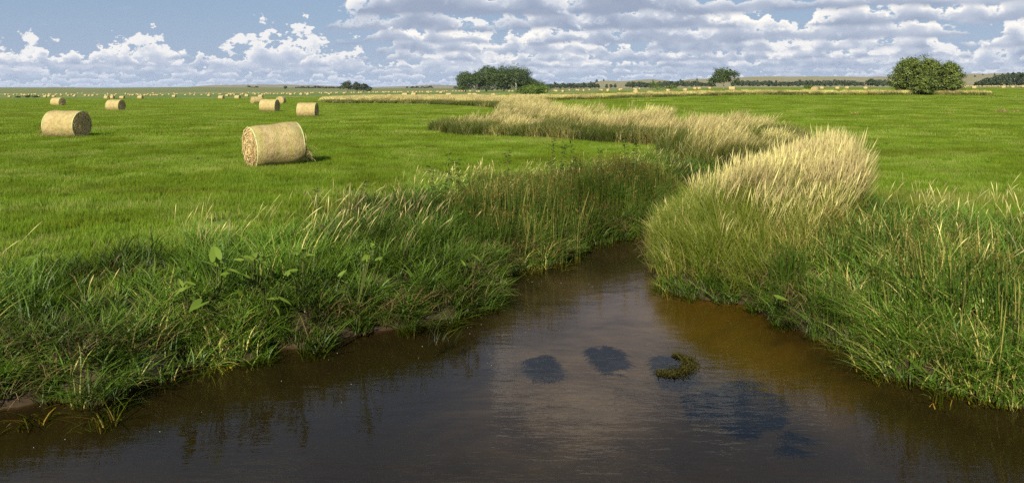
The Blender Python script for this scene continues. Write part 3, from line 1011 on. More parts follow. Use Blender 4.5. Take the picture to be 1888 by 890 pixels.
def ground_hit(px, py, dguess):
    """distance at which this column of the ground is seen in this row, near the guess"""
    best = (1e9, dguess)
    for q in np.linspace(.72, 1.38, 60):
        d = dguess * q; x = (px - 944) / F * d
        row = HOR + (HC - gz1(x, d)) * F / d
        cost = abs(row - py) + 1.2 * abs(math.log(q)) * 3
        if cost < best[0]: best = (cost, d)
    return best[1]


def place_bale(px, yb, s, phi, label, group, k, detail=True, loose=0, pitch=0):
    """phi: degrees the visible end is turned right (+) or left (-) from facing the camera"""
    dg = 2 * BR * F / s
    d = ground_hit(px, yb, dg)
    size = float(np.clip(s * d / F / (2 * BR), .86, 1.16))
    x = (px - 944) / F * d
    to_cam = math.degrees(math.atan2(-x, d))           # degrees right of -Y when positive
    n = R(to_cam + phi)
    nx, ny = math.sin(n), -math.cos(n)
    yaw = math.atan2(ny, nx)                           # local +X end faces the camera
    z = gz1(x, d) + (.765 - .03) * size
    if detail:
        o = link_obj('hay_bale', None, loc=(x, d, z - .735 * size), rot=(0, 0, yaw), scl=(size,) * 3)
        h = (0, 0, .735)
        roll = (R(60 * 0), 0, 0)
        link_obj('barrel', B_bar[k % 4], o, h)
        for sg in (1, -1):
            link_obj('end_face', B_end[(sg, k % 2)], o, h)
            link_obj('net_edge', B_edge[sg], o, h)
        if loose:
            tag(link_obj('loose_hay', B_loose[(loose, k % 2)], o, h), kind='stuff')
        if pitch: o.rotation_euler[1] = R(pitch); o.scale[0] *= .93
    else:
        o = link_obj('hay_bale', B_far[k % 3], loc=(x, d, z), rot=(0, 0, yaw), scl=(size,) * 3)
    tag(o, label, 'hay bale', group)
    return o


GB = 'round hay bales scattered over the fields'
near = [
    (508, 306, 83, -70, 'largest round hay bale, nearest the creek, tan end facing left', -1),
    (123, 255, 54, 52, 'large round hay bale at far left with dark end turned right', -1),
    (107, 196, 17, 42, 'round hay bale standing just behind the large far left bale', 0),
    (213, 205, 22.5, 52, 'round hay bale with dark right end, alone in the left field', 0),
    (497, 207, 25.5, 66, 'round hay bale in front of the pair, narrow dark right end', 0),
    (567, 216.5, 29, 74, 'round hay bale beyond the largest, seen broadside, right of the trio', 0),
    (518, 192, 16, -14, 'round hay bale showing its pale coiled end face on', 0),
    (473, 192, 16, -66, 'round hay bale with pale left end, partly behind the one in front', 0),
    (408, 181, 9, 55, 'small round hay bale, left of a spaced pair in mid field', 0),
    (438, 181, 9, 55, 'small round hay bale, right of a spaced pair in mid field', 0),
    (419, 176, 5.3, 55, 'little hay bale seen between the spaced pair', 0),
    (455, 179, 5.8, 70, 'little hay bale between the spaced pair and the trio', 0),
    (481, 178.5, 8, 50, 'hay bale peeping over the top of the trio', 0),
    (197, 181, 8.5, 38, 'hay bale with brown end, tallest of the cluster behind the left field', 0),
    (206.5, 183, 6.7, 50, 'hay bale at the front of the cluster behind the left field', 0),
    (225, 183, 6.4, 62, 'hay bale at the right of the cluster behind the left field', 0),
    (259, 183, 8.2, 55, 'hay bale alone on the left field edge with brown right end', 0),
    (321, 180, 5.7, 60, 'small hay bale alone in the middle of the left field edge', 0),
    (1199, 176, 8.6, -40, 'hay bale with pale left end at the left start of the right field strip', 0),
    (1502, 169, 9.5, -28, 'hay bale with coiled end lit, in front of the long tree belt', 0),
    (1349.5, 167.6, 8.8, 86, 'hay bale standing beside the lone round tree', 0),
    (910, 181, 9.5, -12, 'hay bale half hidden in dry grass, left of the green bush', 0),
    (828, 179.5, 8.5, 62, 'hay bale standing in the dry strip left of the tree grove', 0),
    (763.5, 177.5, 7.8, 60, 'hay bale, right of two close together on the dry strip', 0),
    (746.5, 178.5, 7.6, 75, 'hay bale, left of two close together on the dry strip', 0),
    (1795.5, 164.3, 6, -76, 'hay bale with dark left end just right of the willow thicket', 0),
    (1849, 163.4, 5.2, -60, 'hay bale with dark left end, in front of the right hand wood', 0),
]
for k, (px, yb, s, phi, lab, ls) in enumerate(near):
    place_bale(px, yb, s, phi, lab, GB, k, True, ls, 4.5 if k == 0 else 0)
mid = [(426, 175, 4, 60), (245, 177, 3.6, 60), (267, 177, 3.4, 60), (278, 177.2, 3, 70), (83, 180.3, 4.6, 50), (90, 179.5, 4, 50), (99, 180, 4.4, 50), (17.5, 180, 4, 60),
       (48, 178, 3.4, 60), (126, 177.5, 3, 60), (137, 179, 3.8, 60), (71, 179, 3, 60), (385, 176, 5, 60)]
for k, (px, yb, s, phi) in enumerate(mid):
    place_bale(px, yb, s, phi, 'small hay bale in the loose row along the back of the left field', GB + ', back row', k, False)
strip = [(536, 176, 4.6, 70), (555, 176, 4.5, 60), (567, 176, 4.2, 80), (607, 175.2, 3.8, 60), (523, 173.4, 3.7, 60), (634.5, 173.6, 4.4, 55), (682, 181, 5.4, 80), (718, 181, 5.0, 80),
         (813, 172.8, 4.6, 70), (866, 177.5, 6, 80), (875, 178, 6.6, 80), (883, 170.6, 3.8, 70), (867, 169.8, 3.2, 80), (790, 172.2, 3, 80), (939, 170, 2.6, 80), (945, 170, 2.6, 80), (1023, 169, 3.8, 60)]
SUB = {536: 'leftmost beside the trio', 555: 'left of two touching ones', 567: 'right of two touching ones', 607: 'alone left of the small tree cluster', 523: 'just above the coiled one of the trio', 634.5: 'under the small tree cluster',
       682: 'deep in grass right of the tree cluster', 718: 'deep in grass left of the close pair', 813: 'farther one left of the grove', 866: 'left of two joined below the grove', 875: 'right of two joined below the grove',
       883: 'under the grove centre', 867: 'under the grove left part', 790: 'between the close pair and the grove', 939: 'left of two tiny ones under the domed tree', 945: 'right of two tiny ones under the domed tree', 1023: 'right of the green bush'}
for k, (px, yb, s, phi) in enumerate(strip):
    place_bale(px, yb, s, phi, 'small hay bale in the dry strip, ' + SUB[px], GB + ', dry strip', k, False)
rt = [(1172, 173, 6, 80), (1232, 172.3, 5.3, -40), (1263, 171.7, 5.3, 50), (1281, 170, 4.2, 60), (1289, 170, 4.2, -60), (1308, 170, 4.2, 40), (1515, 165.3, 4.9, -84),
      (1543.5, 166, 5, -76), (1561.5, 166, 4.6, 70), (1595.5, 165.2, 5, -78), (1778, 163, 4.6, 80), (1867, 163.3, 3.8, -72), (1886, 162, 4.6, -60), (1655, 163.5, 4, 60)]
SUB2 = {1172: 'leftmost, sunk in dry grass', 1232: 'below the low bush pair', 1263: 'first right of the low bush pair', 1281: 'left of two touching ones', 1289: 'right of two touching ones', 1308: 'left of the lone cottonwood',
        1515: 'touching the coiled end bale behind', 1543.5: 'first of three right of the coiled end bale', 1561.5: 'middle of three right of the coiled end bale', 1595.5: 'in front of the dark dome tree',
        1778: 'half hidden by the willows right edge', 1867: 'second from the right picture edge', 1886: 'cut by the right picture edge', 1655: 'seen through the willows left edge'}
for k, (px, yb, s, phi) in enumerate(rt):
    place_bale(px, yb, s, phi, 'small hay bale in the right field, ' + SUB2[px], GB + ', right field', k, False)


def far_rows():
    g = np.random.default_rng(5)
    spots = []
    for px in np.arange(2, 236, 3.6): g.uniform() < .72 and spots.append((px + g.normal(0, 4.0), g.choice([1150, 900, 760, 1000]) * g.uniform(.90, 1.08), 'left'))
    for px in np.arange(240, 500, 4.3): g.uniform() < .8 and spots.append((px + g.normal(0, 4.0), g.choice([1050, 860, 1200]) * g.uniform(.92, 1.06), 'left'))
    for px in np.arange(490, 860, 4.6): g.uniform() < .85 and spots.append((px + g.normal(0, 3.0), g.choice([900, 980, 940]) * g.uniform(.96, 1.04), 'row'))
    for px in np.arange(1010, 1190, 9): spots.append((px + g.normal(0, 4), g.uniform(480, 900), 'mid'))
    for px in np.arange(1782, 1888, 3.4): spots.append((px + g.normal(0, .8), g.uniform(950, 1020), 'right'))
    lab = {'left': 'tiny pale hay bale in the far left meadow',
           'row': 'tiny pale hay bale in the far line',
           'mid': 'tiny pale hay bale right of the green bush',
           'right': 'tiny pale hay bale in the far right line'}
    names = [(45, 'above the dark hedge bushes'), (92, 'right of the hedge bushes'), (150, 'behind the large far left bale'), (190, 'left of the bale cluster'),
             (240, 'behind the bale cluster'), (300, 'right of the bale cluster'), (370, 'behind the lone edge bale'), (420, 'left of the spaced pair'), (500, 'behind the trio of bales'),
             (560, 'just right of the trio'), (625, 'left of the small tree cluster'), (690, 'below the small tree cluster'), (760, 'right of the small tree cluster'), (1000, 'beside the grove'),
             (1100, 'below the short belt'), (1200, 'by the long belt'), (1835, 'by the willows'), (1900, 'by the picture edge')]

    def where(px, kind): return next(n for q, n in names if px < q)
    for k, (px, d, kind) in enumerate(spots):
        x = (px - 944) / F * d; z = gz1(x, d)
        o = link_obj('hay_bale', B_far[k % 3], loc=(x, d, z + .74), rot=(0, 0, g.uniform(0, PI)))
        sub = where(px, kind)
        tag(o, lab[kind] + ', ' + sub, 'hay bale', GB + ', far ' + kind + ', ' + sub)


far_rows()


# ------------------------------------------------------------------ trees and bushes
def leaf_material(name, c0, c1, c2):
    m = new_mat(name)
    r = attr('r')
    c = ramp(r, [(0, c0), (.5, c1), (1, c2)])
    p = geo_pos(); n = noise(p, .16, 2, .5)
    hs = node('ShaderNodeHueSaturation'); link(c, hs.inputs['Color']); link(.75 + n * .5, hs.inputs['Value'])
    out_surface(leafy(S(hs.outputs[0]), .30, .02, .5))
    return m


def bark_material(name, c0, c1):
    m = new_mat(name); p = obj_coord(); x, y, z = sep(p)
    n = noise(comb(x * 3, y * 3, z * .7), 1., 4, .6)
    out_surface(principled(mixc(n, c0, c1), .9, .1)); return m


M['cottonwood'] = leaf_material('cottonwood leaves', (.018, .035, .008), (.050, .084, .014), (.100, .145, .022))
M['willow'] = leaf_material('willow leaves', (.038, .058, .010), (.105, .145, .022), (.19, .235, .038))
M['bushleaf'] = leaf_material('bright bush leaves', (.05, .085, .010), (.095, .15, .018), (.145, .205, .028))
M['belt'] = leaf_material('dark belt tree leaves', (.018, .032, .011), (.038, .060, .018), (.068, .095, .026))
M['bark'] = bark_material('pale grey bark', (.22, .19, .15), (.42, .38, .32))
M['darkbark'] = bark_material('dark brown bark', (.06, .045, .03), (.14, .11, .08))


def tubes(paths, mat, sides=7, name='trunk'):
    V = []; Fq = []
    for pts, r0, r1 in paths:
        pts = [Vector(p) for p in pts]; n = len(pts); base = len(V)
        for i, p in enumerate(pts):
            t = (pts[min(i + 1, n - 1)] - pts[max(i - 1, 0)]).normalized()
            u = t.orthogonal().normalized(); w = t.cross(u)
            rr = r0 + (r1 - r0) * (i / (n - 1)) ** .8
            if i == 0 and r0 > .25: rr *= 1.25
            for s in range(sides):
                a = 2 * PI * s / sides
                V.append(tuple(p + u * (math.cos(a) * rr) + w * (math.sin(a) * rr)))
        for i in range(n - 1):
            for s in range(sides):
                a, b = base + i * sides + s, base + i * sides + (s + 1) % sides
                Fq.append((a, b, b + sides, a + sides))
    return mesh_np(name, V, Fq, [mat], smooth=True)


def crown_mesh(lobes, n, leaf, mat, seed, flat=.0, name='crown'):
    """lobes: (x,y,z,rx,ry,rz). Leaf-sized faces gathered into clumps round each lobe's shell"""
    g = np.random.default_rng(seed)
    Lb = np.array(lobes, float); vol = np.cbrt(Lb[:, 3] * Lb[:, 4] * Lb[:, 5]) ** 2.2
    pick = g.choice(len(Lb), n, p=vol / vol.sum())
    # twig clumps: directions on every lobe
    nc = 26
    dirs = g.normal(0, 1, (len(Lb), nc, 3)); dirs /= np.linalg.norm(dirs, axis=2, keepdims=True)
    dirs[:, :, 2] = np.where(dirs[:, :, 2] < -.3, -dirs[:, :, 2], dirs[:, :, 2])
    rad = np.where(g.uniform(0, 1, (len(Lb), nc)) < .16, g.uniform(1.1, 1.42, (len(Lb), nc)), g.uniform(.5, 1.05, (len(Lb), nc)))
    ck = g.integers(0, nc, n)
    ctr = dirs[pick, ck] * rad[pick, ck][:, None] + g.normal(0, .16, (n, 3))
    P = Lb[pick, :3] + ctr * Lb[pick, 3:]
    nrm = ctr / np.maximum(np.linalg.norm(ctr, axis=1, keepdims=True), .1) + g.normal(0, .55, (n, 3)) + np.array([0, 0, .25])
    nrm /= np.linalg.norm(nrm, axis=1, keepdims=True)
    a = np.cross(nrm, g.normal(0, 1, (n, 3))); a /= np.maximum(np.linalg.norm(a, axis=1, keepdims=True), 1e-6)
    b = np.cross(nrm, a)
    sz = leaf * g.uniform(.6, 1.4, n)[:, None]
    V = np.stack([P - a * sz * .5, P + b * sz * .33, P + a * sz * .5, P - b * sz * .33], 1).reshape(-1, 3)
    Fq = np.arange(4 * n).reshape(n, 4)
    cr = g.uniform(0, 1, (len(Lb), nc))
    r = np.clip(cr[pick, ck] * .85 + g.uniform(0, .15, n), 0, 1)
    return mesh_np(name, V, Fq, [mat], attrs={'r': np.repeat(r, 4)})


def make_tree(px, yb, ytop, wpx, d, label, mat, bark, seed, nleaf, leaf, trunk_frac=.3, lobes_n=14, group=None, fork=None, shape=1.0, cat='tree', name='tree', low=False, skirt=0, back=0.0):
    x = (px - 944) / F * d
    zb = gz1(x, d)
    H = HC + (HOR - ytop) * d / F - zb
    Wd = wpx * d / F
    g = np.random.default_rng(seed)
    o = link_obj(name, None, loc=(x, d, zb))
    lobes = []
    z0 = H * trunk_frac
    for k in range(lobes_n):
        a = g.uniform(0, 2 * PI); q = math.sqrt(g.uniform(.02, 1))
        zz = g.uniform(0, 1)
        # width envelope: full in the middle, narrower at top and foot
        env = math.sin(PI * (0.27 + .62 * zz)) ** .7 if not low else (1 - zz ** 2.4) ** .5
        cx, cy = math.cos(a) * q * Wd * .5 * env * .86, math.sin(a) * q * Wd * .5 * env * .86
        rr = Wd * g.uniform(.17, .27) * shape
        cz = z0 + rr * .6 + zz * max(.05, (H - z0 - rr * 1.75))
        lobes.append((cx, cy, cz, rr, rr, rr * g.uniform(.65, .95)))
    lobes.append((0, 0, z0 + (H - z0) * .5, Wd * .26, Wd * .26, (H - z0) * .36))
    lobes.append((g.uniform(-.1, .1) * Wd, 0, H - Wd * .16, Wd * .18, Wd * .18, Wd * .15))
    for k in range(skirt):                          # low boughs hanging almost to the grass
        a = g.uniform(0, 2 * PI); rr = Wd * g.uniform(.11, .17)
        lobes.append((math.cos(a) * Wd * .34, math.sin(a) * Wd * .30, rr * g.uniform(.75, 1.15), rr, rr, rr * .8))
    if back: lobes = [(q[0], q[1] + back * Wd) + q[2:] for q in lobes]
    link_obj('crown', crown_mesh(lobes, nleaf, leaf, mat, seed), o)
    paths = []
    r0 = H * (.034 if back else .024) if not low else H * .03
    tops = sorted(lobes, key=lambda q: -q[3])[:6]
    if low:
        for k in range(6):
            q = lobes[k]; a = g.uniform(0, 2 * PI)
            b0 = (q[0] * .35, q[1] * .35, -.1)
            paths.append(([b0, (q[0] * .6, q[1] * .6, q[2] * .5), (q[0], q[1], q[2])], r0, r0 * .3))
    else:
        fk = fork or (0.05, .45)
        mx = fk[0] * Wd; mz = fk[1] * H
        paths.append(([(0, 0, -.3), (mx * .4, 0, mz * .5), (mx, 0, mz)], r0, r0 * .72))
        for q in tops:
            paths.append(([(mx, 0, mz * .97), ((mx + q[0]) * .55, q[1] * .5, (mz + q[2]) * .52), (q[0], q[1], q[2] + q[5] * .5)], r0 * .5, r0 * .12))
    link_obj('trunk', tubes(paths, bark), o)
    tag(o, label, cat, group)
    return o


GG = 'cottonwoods of the grove'
grove = [
    (858, 168, 131, 38, 860, 'small leftmost tree of the big cottonwood grove', .04, None),
    (879, 168, 131, 36, 845, 'cottonwood with the bare pale straight trunk, second from left', .16, (.02, .5)),
    (897, 168, 120, 42, 865, 'tall cottonwood with slanting pale trunk left of grove centre', .12, (-.1, .45)),
    (912, 168, 124, 40, 840, 'lower dark cottonwood in the middle of the grove', .05, None),
    (929, 168, 119.5, 46, 880, 'tall cottonwood left of the domed one in the grove', .06, None),
    (952, 168, 117.5, 64, 850, 'broad domed cottonwood with forked pale trunk at the grove right', .12, (-.02, .46)),
    (966, 168, 139, 48, 900, 'dark low cottonwood filling the right rear of the grove', .10, None),
    (985, 168, 151, 44, 1100, 'low tree behind the green bush, right of the grove', .05, None)]
for k, (px, yb, yt, w, d, lab, tf, fk) in enumerate(grove):
    make_tree(px, yb, yt, w, d, lab, M['cottonwood'], M['bark'], 700 + k, 13000 if w > 40 else 9000, 1.0, tf, 34, GG, fk, cat='tree', name='cottonwood_tree', skirt=3 if fk else 8, back=.22 if fk else 0.)
for k, (px, yt, w, lab) in enumerate([(641, 149.8, 26, 'left and tallest of the small far cluster of trees'), (658, 151.5, 24, 'middle tree of the small far cluster'),
                                      (670, 154, 20, 'right tree of the small far cluster'), (679, 159.5, 14, 'lowest tree at the right end of the small far cluster')]):
    make_tree(px, 168, yt, w, 1220, lab, M['belt'], M['darkbark'], 720 + k, 3000, 1.5, .10, 16, 'trees of the small far cluster', name='cottonwood_tree')
make_tree(1335, 165, 124.5, 56, 450, 'lone round cottonwood standing above the long tree belt', M['willow'] if False else M['cottonwood'], M['bark'], 735, 7500, .55, .14, 22, None, (-.03, .4), .74, name='cottonwood_tree')
make_tree(1605, 161, 145, 20, 760, 'single dark dome shaped tree in front of the belt, left of willows', M['belt'], M['darkbark'], 736, 1800, .9, .08, 12, name='broadleaf_tree')
for px, yb, yt, w, lab in [(526, 164, 158.5, 7, 'tiny lone tree on the left of the far ridge line'), (627, 165, 159, 6, 'tiny lone tree just left of the small far cluster'), (840, 164, 159.5, 8, 'tiny grey green tree below the far knoll, left of the grove'),
                           (1313, 162, 153, 11, 'small tree just left of the lone round cottonwood')]:
    make_tree(px, yb, yt, w, 1900 if px < 1000 else 1000, lab, M['belt'], M['darkbark'], int(px), 500, 1.8, .05, 8, name='broadleaf_tree')

# the willow thicket on the right
GW = 'willows of the thicket'
for k, (px, yt, w, d, lab, n) in enumerate([(1678, 104, 84, 205, 'big left willow of the thicket with ragged leaning edge', 17000), (1716, 106, 84, 212, 'tall middle willow of the thicket', 16000),
                                            (1752, 113, 70, 205, 'right willow of the thicket, leaves down to the ground', 13000), (1703, 138, 60, 196, 'low grey green front willow of the thicket', 9000)]):
    make_tree(px, 177, yt, w, d, lab, M['willow'], M['darkbark'], 745 + k, n, .34, .02, 52, GW, None, .62, name='willow_tree', low=True)
# bushes
make_tree(980, 178, 155.5, 62, 285, 'bright green round willow bush in the dry grass by the grove', M['bushleaf'], M['darkbark'], 761, 9000, .36, .02, 18, None, None, .8, 'bush', 'willow_bush', True)
make_tree(1212, 166, 159.4, 56, 520, 'low wide olive bush, left of a pair in the right meadow', M['bushleaf'], M['darkbark'], 762, 1200, .5, .0, 12, None, None, .7, 'bush', 'willow_bush', True)
make_tree(1234, 166, 160, 34, 520, 'low olive bush, right of a pair in the right meadow', M['bushleaf'], M['darkbark'], 763, 800, .5, .0, 10, None, None, .7, 'bush', 'willow_bush', True)
make_tree(1488, 164, 159, 22, 420, 'low olive bush left of the coiled end bale', M['bushleaf'], M['darkbark'], 764, 700, .45, .0, 10, None, None, .7, 'bush', 'willow_bush', True)
for px, yt, w in ((52, 175.8, 18), (66, 176.2, 12), (33, 177.5, 10)):
    make_tree(px, 180, yt, w, 520, {52: 'dark hedge bush, largest of three at the far left field edge', 66: 'dark hedge bush, right of three at the far left field edge', 33: 'dark hedge bush, left of three at the far left field edge'}[px],
              M['belt'], M['darkbark'], 770 + px, 500, .5, .0, 9, None, None, .7, 'bush', 'hedge_bush', True)

# far belts: every tree an object of its own, sharing a few crowns
BELT = []
for k in range(6):
    g = np.random.default_rng(800 + k); lob = []
    for q in range(11):
        a = g.uniform(0, 2 * PI); rr = g.uniform(.15, .24); zz = g.uniform(.22, .84); qq = math.sqrt(g.uniform(0, 1)) * .42 * math.sin(PI * min(.95, zz + .12)) ** .5
        lob.append((math.cos(a) * qq, math.sin(a) * qq, zz, rr, rr, rr * .85))
    lob.append((0, 0, .42, .30, .30, .40))
    cm = crown_mesh(lob, 700, .19, M['belt'], 810 + k, name='belt_tree')
    BELT.append(cm)


STRETCH = [(1030, 'nearest the bush'), (1062, 'left half'), (1085, 'right half'), (1108, 'tall right end'), (1140, ''), (1175, 'left end'), (1205, 'behind the low bush pair'), (1245, 'above the low bush pair'),
           (1285, 'right of the low bushes'), (1320, 'next to the cottonwood'), (1385, 'just right of the cottonwood'), (1430, 'left middle'), (1475, 'left of the olive bush'), (1515, 'above the coiled end bale'),
           (1555, 'right of the coiled end bale'), (1600, 'near the dark dome tree'), (1700, ''), (1822, 'sloping left end'), (1845, 'left middle'), (1866, 'right middle'), (1884, 'tall right part'), (2000, 'cut by the picture edge')]


def belt(pxs, top, base, d, wpx, label, group, seed, dj=60):
    g = np.random.default_rng(seed)
    for k, px in enumerate(pxs):
        px = px + g.normal(0, wpx * .12)
        dd = d + g.uniform(-dj, dj)
        t = float(np.interp(px, [q[0] for q in top], [q[1] for q in top])) - 1.2 + g.normal(0, .9)
        x = (px - 944) / F * dd; zb = gz1(x, dd)
        Hh = max(2.0, HC + (HOR - t) * dd / F - zb)
        ww = wpx * dd / F * g.uniform(.9, 1.35)
        o = link_obj('belt_tree', BELT[g.integers(0, 6)], loc=(x, dd, zb - .1), rot=(0, 0, g.uniform(0, 6.28)), scl=(ww, ww, Hh))
        sub = next(n for q, n in STRETCH if px < q) if 1000 < px and d < 1550 else ('left part' if px < 590 else 'right part') if d == 2250 else ''
        tag(o, label + (', ' + sub if sub else ''), 'tree', group + (', ' + sub if sub else ''))


belt(np.arange(1002, 1106, 5.2), [(1000, 157), (1015, 155.5), (1060, 154.5), (1090, 153.3), (1106, 157.5)], 162, 1500, 8, 'dark tree in the belt just right of the green bush', 'trees in the short belt', 1)
belt([1118, 1127, 1134], [(1115, 156.2), (1140, 156.4)], 160, 1600, 6, 'one of three small dark trees between the two right belts', 'three trees between belts', 2)
belt(np.arange(1156, 1318, 5.0), [(1156, 152), (1180, 152), (1200, 153), (1216, 153), (1235, 151), (1275, 150), (1300, 154), (1318, 155)], 162, 1500, 8, 'dark tree in the long left belt', 'trees in the long belt, left', 3)
belt(np.arange(1352, 1592, 5.0), [(1352, 150), (1372, 149.5), (1400, 150), (1420, 150.5), (1450, 151), (1480, 149.5), (1520, 149.5), (1545, 148.8), (1592, 150.5)], 161, 1500, 8, 'dark tree in the long belt', 'trees in the long belt, right', 4)
belt(np.arange(1608, 1660, 5.0), [(1606, 146.5), (1620, 148), (1640, 150), (1660, 148)], 155, 1650, 8, 'dark tree in the belt behind the left edge of the willows', 'trees behind the willows', 5)
belt(np.concatenate([np.arange(1800, 1916, 6.0), np.arange(1806, 1916, 7.5)]), [(1798, 156), (1803, 152), (1812, 148), (1830, 143), (1850, 138), (1870, 136), (1888, 134.5), (1960, 132)], 157.5, 1120, 12, 'dark tree packed in the right hand wood', 'trees of the right hand wood', 6, 70)
belt(np.arange(546, 628, 4.4), [(546, 162), (575, 161), (590, 160.6), (628, 161.5)], 165, 2250, 6, 'dark bluish tree in the thin far line left of the small cluster', 'trees in the thin far line', 7)
belt(np.concatenate([np.arange(460, 478, 4.), np.arange(752, 800, 4.6)]), [(460, 160.5), (480, 160.5), (752, 161.5), (775, 160.6), (800, 161.5)], 164, 2500, 5.5, 'tiny dark tree scattered below the far ridge', 'tiny trees below the far ridge', 8)
belt([1100, 1113, 1041, 1203, 1255, 1285, 1640, 1648, 1790, 1797, 1812, 1770, 1835], [(1000, 155), (1041, 154.5), (1100, 149.0), (1113, 147.5), (1203, 147), (1255, 147.5), (1285, 145.2), (1640, 140.5), (1660, 139.5), (1770, 137), (1790, 141), (1840, 134)], 150, 2900, 5,
     'tiny dark tree or scrub on the dune hills', 'scrub on the dune hills', 9)


# ------------------------------------------------------------------ weeds, leaves, hay, water plants
def leaf_tube(verts_faces): pass


M['weedleaf'] = leaf_material('dark weed leaves', (.030, .055, .014), (.050, .085, .018), (.085, .13, .03))
M['arrowleaf'] = leaf_material('broad arrow leaf', (.10, .165, .014), (.135, .20, .02), (.20, .255, .033))
M['weedstem'] = bark_material('green weed stem', (.06, .085, .02), (.12, .13, .035))
M['waterweed'] = grass_mat('dark submerged weed', [(0, (.008, .010, .006)), (1, (.022, .026, .010))], None, 0, trans=.1, gloss=0., patch=.2)
M['oliveweed'] = grass_mat('olive submerged weed', [(0, (.02, .02, .005)), (1, (.07, .065, .012))], None, 0, trans=.1, gloss=0., patch=.2)
M['mat'] = grass_mat('floating weed mat', [(0, (.02, .022, .006)), (.5, (.07, .07, .014)), (1, (.15, .14, .036))], None, 0, trans=.15, gloss=.0, patch=.4)


def weed_meshes(seed, H):
    g = np.random.default_rng(seed)
    top = Vector((g.normal(.10, .05), g.normal(0, .05), H))
    stems = [([(0, 0, -.05), (top.x * .4, top.y * .4, H * .5), tuple(top)], .012, .004)]
    V = []; Fq = []; rr = []
    for k in range(46):
        s = g.uniform(.30, 1.0); p = np.array([top.x * s ** 1.3, top.y * s ** 1.3, H * s])
        a = g.uniform(0, 2 * PI); ln = g.uniform(.08, .17) * (1.1 - .35 * s); w = ln * .24
        up = g.uniform(-.1, .9)
        u = np.array([math.cos(a) * math.cos(up), math.sin(a) * math.cos(up), math.sin(up)]) * ln
        side = np.array([-math.sin(a), math.cos(a), 0]) * w
        dr = np.array([0, 0, -ln * .3])
        b = len(V); V += [p, p + u * .45 + side * .5, p + u + dr, p + u * .45 - side * .5, p + u * .5 + np.array([0, 0, -.012])]
        Fq += [(b, b + 4, b + 1), (b + 1, b + 4, b + 2), (b + 2, b + 4, b + 3), (b + 3, b + 4, b)]; rr += [g.uniform()] * 5
    return tubes(stems, M['weedstem'], 5, 'stem'), mesh_np('foliage', V, Fq, [M['weedleaf']], attrs={'r': rr})


WEED = [weed_meshes(900 + k, 1.0) for k in range(4)]
weeds = [(1012, 262, 24.2, 'dark leafy weed, leftmost of the tall trio above the outer bend'), (1036, 270, 23.8, 'dark leafy weed, middle of the tall trio above the outer bend'),
         (1061, 262, 24.0, 'dark leafy weed, right of the tall trio above the outer bend'), (1110, 277, 23.2, 'dark weed with spidery spread leaves right of the trio'),
         (1151, 262, 24.2, 'thin brown stemmed weed at the right end of the outer bend'), (1168, 262, 24.6, 'dark leafy weed beside the thin brown stemmed one'),
         (826, 288, 20.6, 'tall dark leafy weed standing above the dry grass tips, middle bank'), (854, 300, 20.0, 'dark leafy weed just right of the tall one on the middle bank'),
         (806, 312, 19.8, 'short dark leafy weed just left of the tall one on the middle bank'), (936, 285, 22.4, 'slim dark weed between the middle bank and the trio'),
         (662, 338, 17.8, 'small dark leafy weed at the field edge right of the largest bale'), (586, 352, 17.2, 'small dark leafy weed below the largest bale')]
for k, (px, yt, d, lab) in enumerate(weeds):
    x = (px - 944) / F * d; zb = gz1(x, d); H = HC + (HOR - yt) * d / F - zb
    H = float(np.clip(H * 1.08, .6, 1.9))
    o = link_obj('leafy_weed', None, loc=(x, d, zb), rot=(0, 0, k * 1.3), scl=(1.6, 1.6, H))
    link_obj('stem', WEED[k % 4][0], o); tag(link_obj('foliage', WEED[k % 4][1], o), kind='stuff')
    tag(o, lab, 'weed', 'dark leafy weeds on the left bank')


def arrow_leaf_mesh(seed):
    """arrow-shaped leaf, tip along +Y, two lobes behind the stalk, creased along the midrib"""
    g = np.random.default_rng(seed)
    half = [(0.0, -.02), (.10, -.30), (.22, -.42), (.30, -.30), (.33, -.05), (.30, .18), (.20, .45), (.09, .68), (0, .86)]
    mid = [(0, -.02), (0, -.02), (0, .0), (0, .05), (0, .12), (0, .25), (0, .45), (0, .68), (0, .86)]
    V = []; Fq = []
    for sgn in (1, -1):
        b = len(V)
        for (hx, hy), (mx, my) in zip(half, mid):
            zz = .10 * abs(hx) / .33 - .16 * max(0, hy) ** 2 + g.normal(0, .012)
            V.append((sgn * hx, hy, zz)); V.append((mx, my, -.16 * max(0, my) ** 2))
        for i in range(len(half) - 1):
            q = (b + 2 * i, b + 2 * i + 1, b + 2 * i + 3, b + 2 * i + 2)
            Fq.append(q if sgn < 0 else q[::-1])
    return mesh_np('leaf', V, Fq, [M['arrowleaf']], smooth=True, attrs={'r': [g.uniform(.2, .9)] * len(V)})


ALEAF = [arrow_leaf_mesh(k) for k in range(4)]


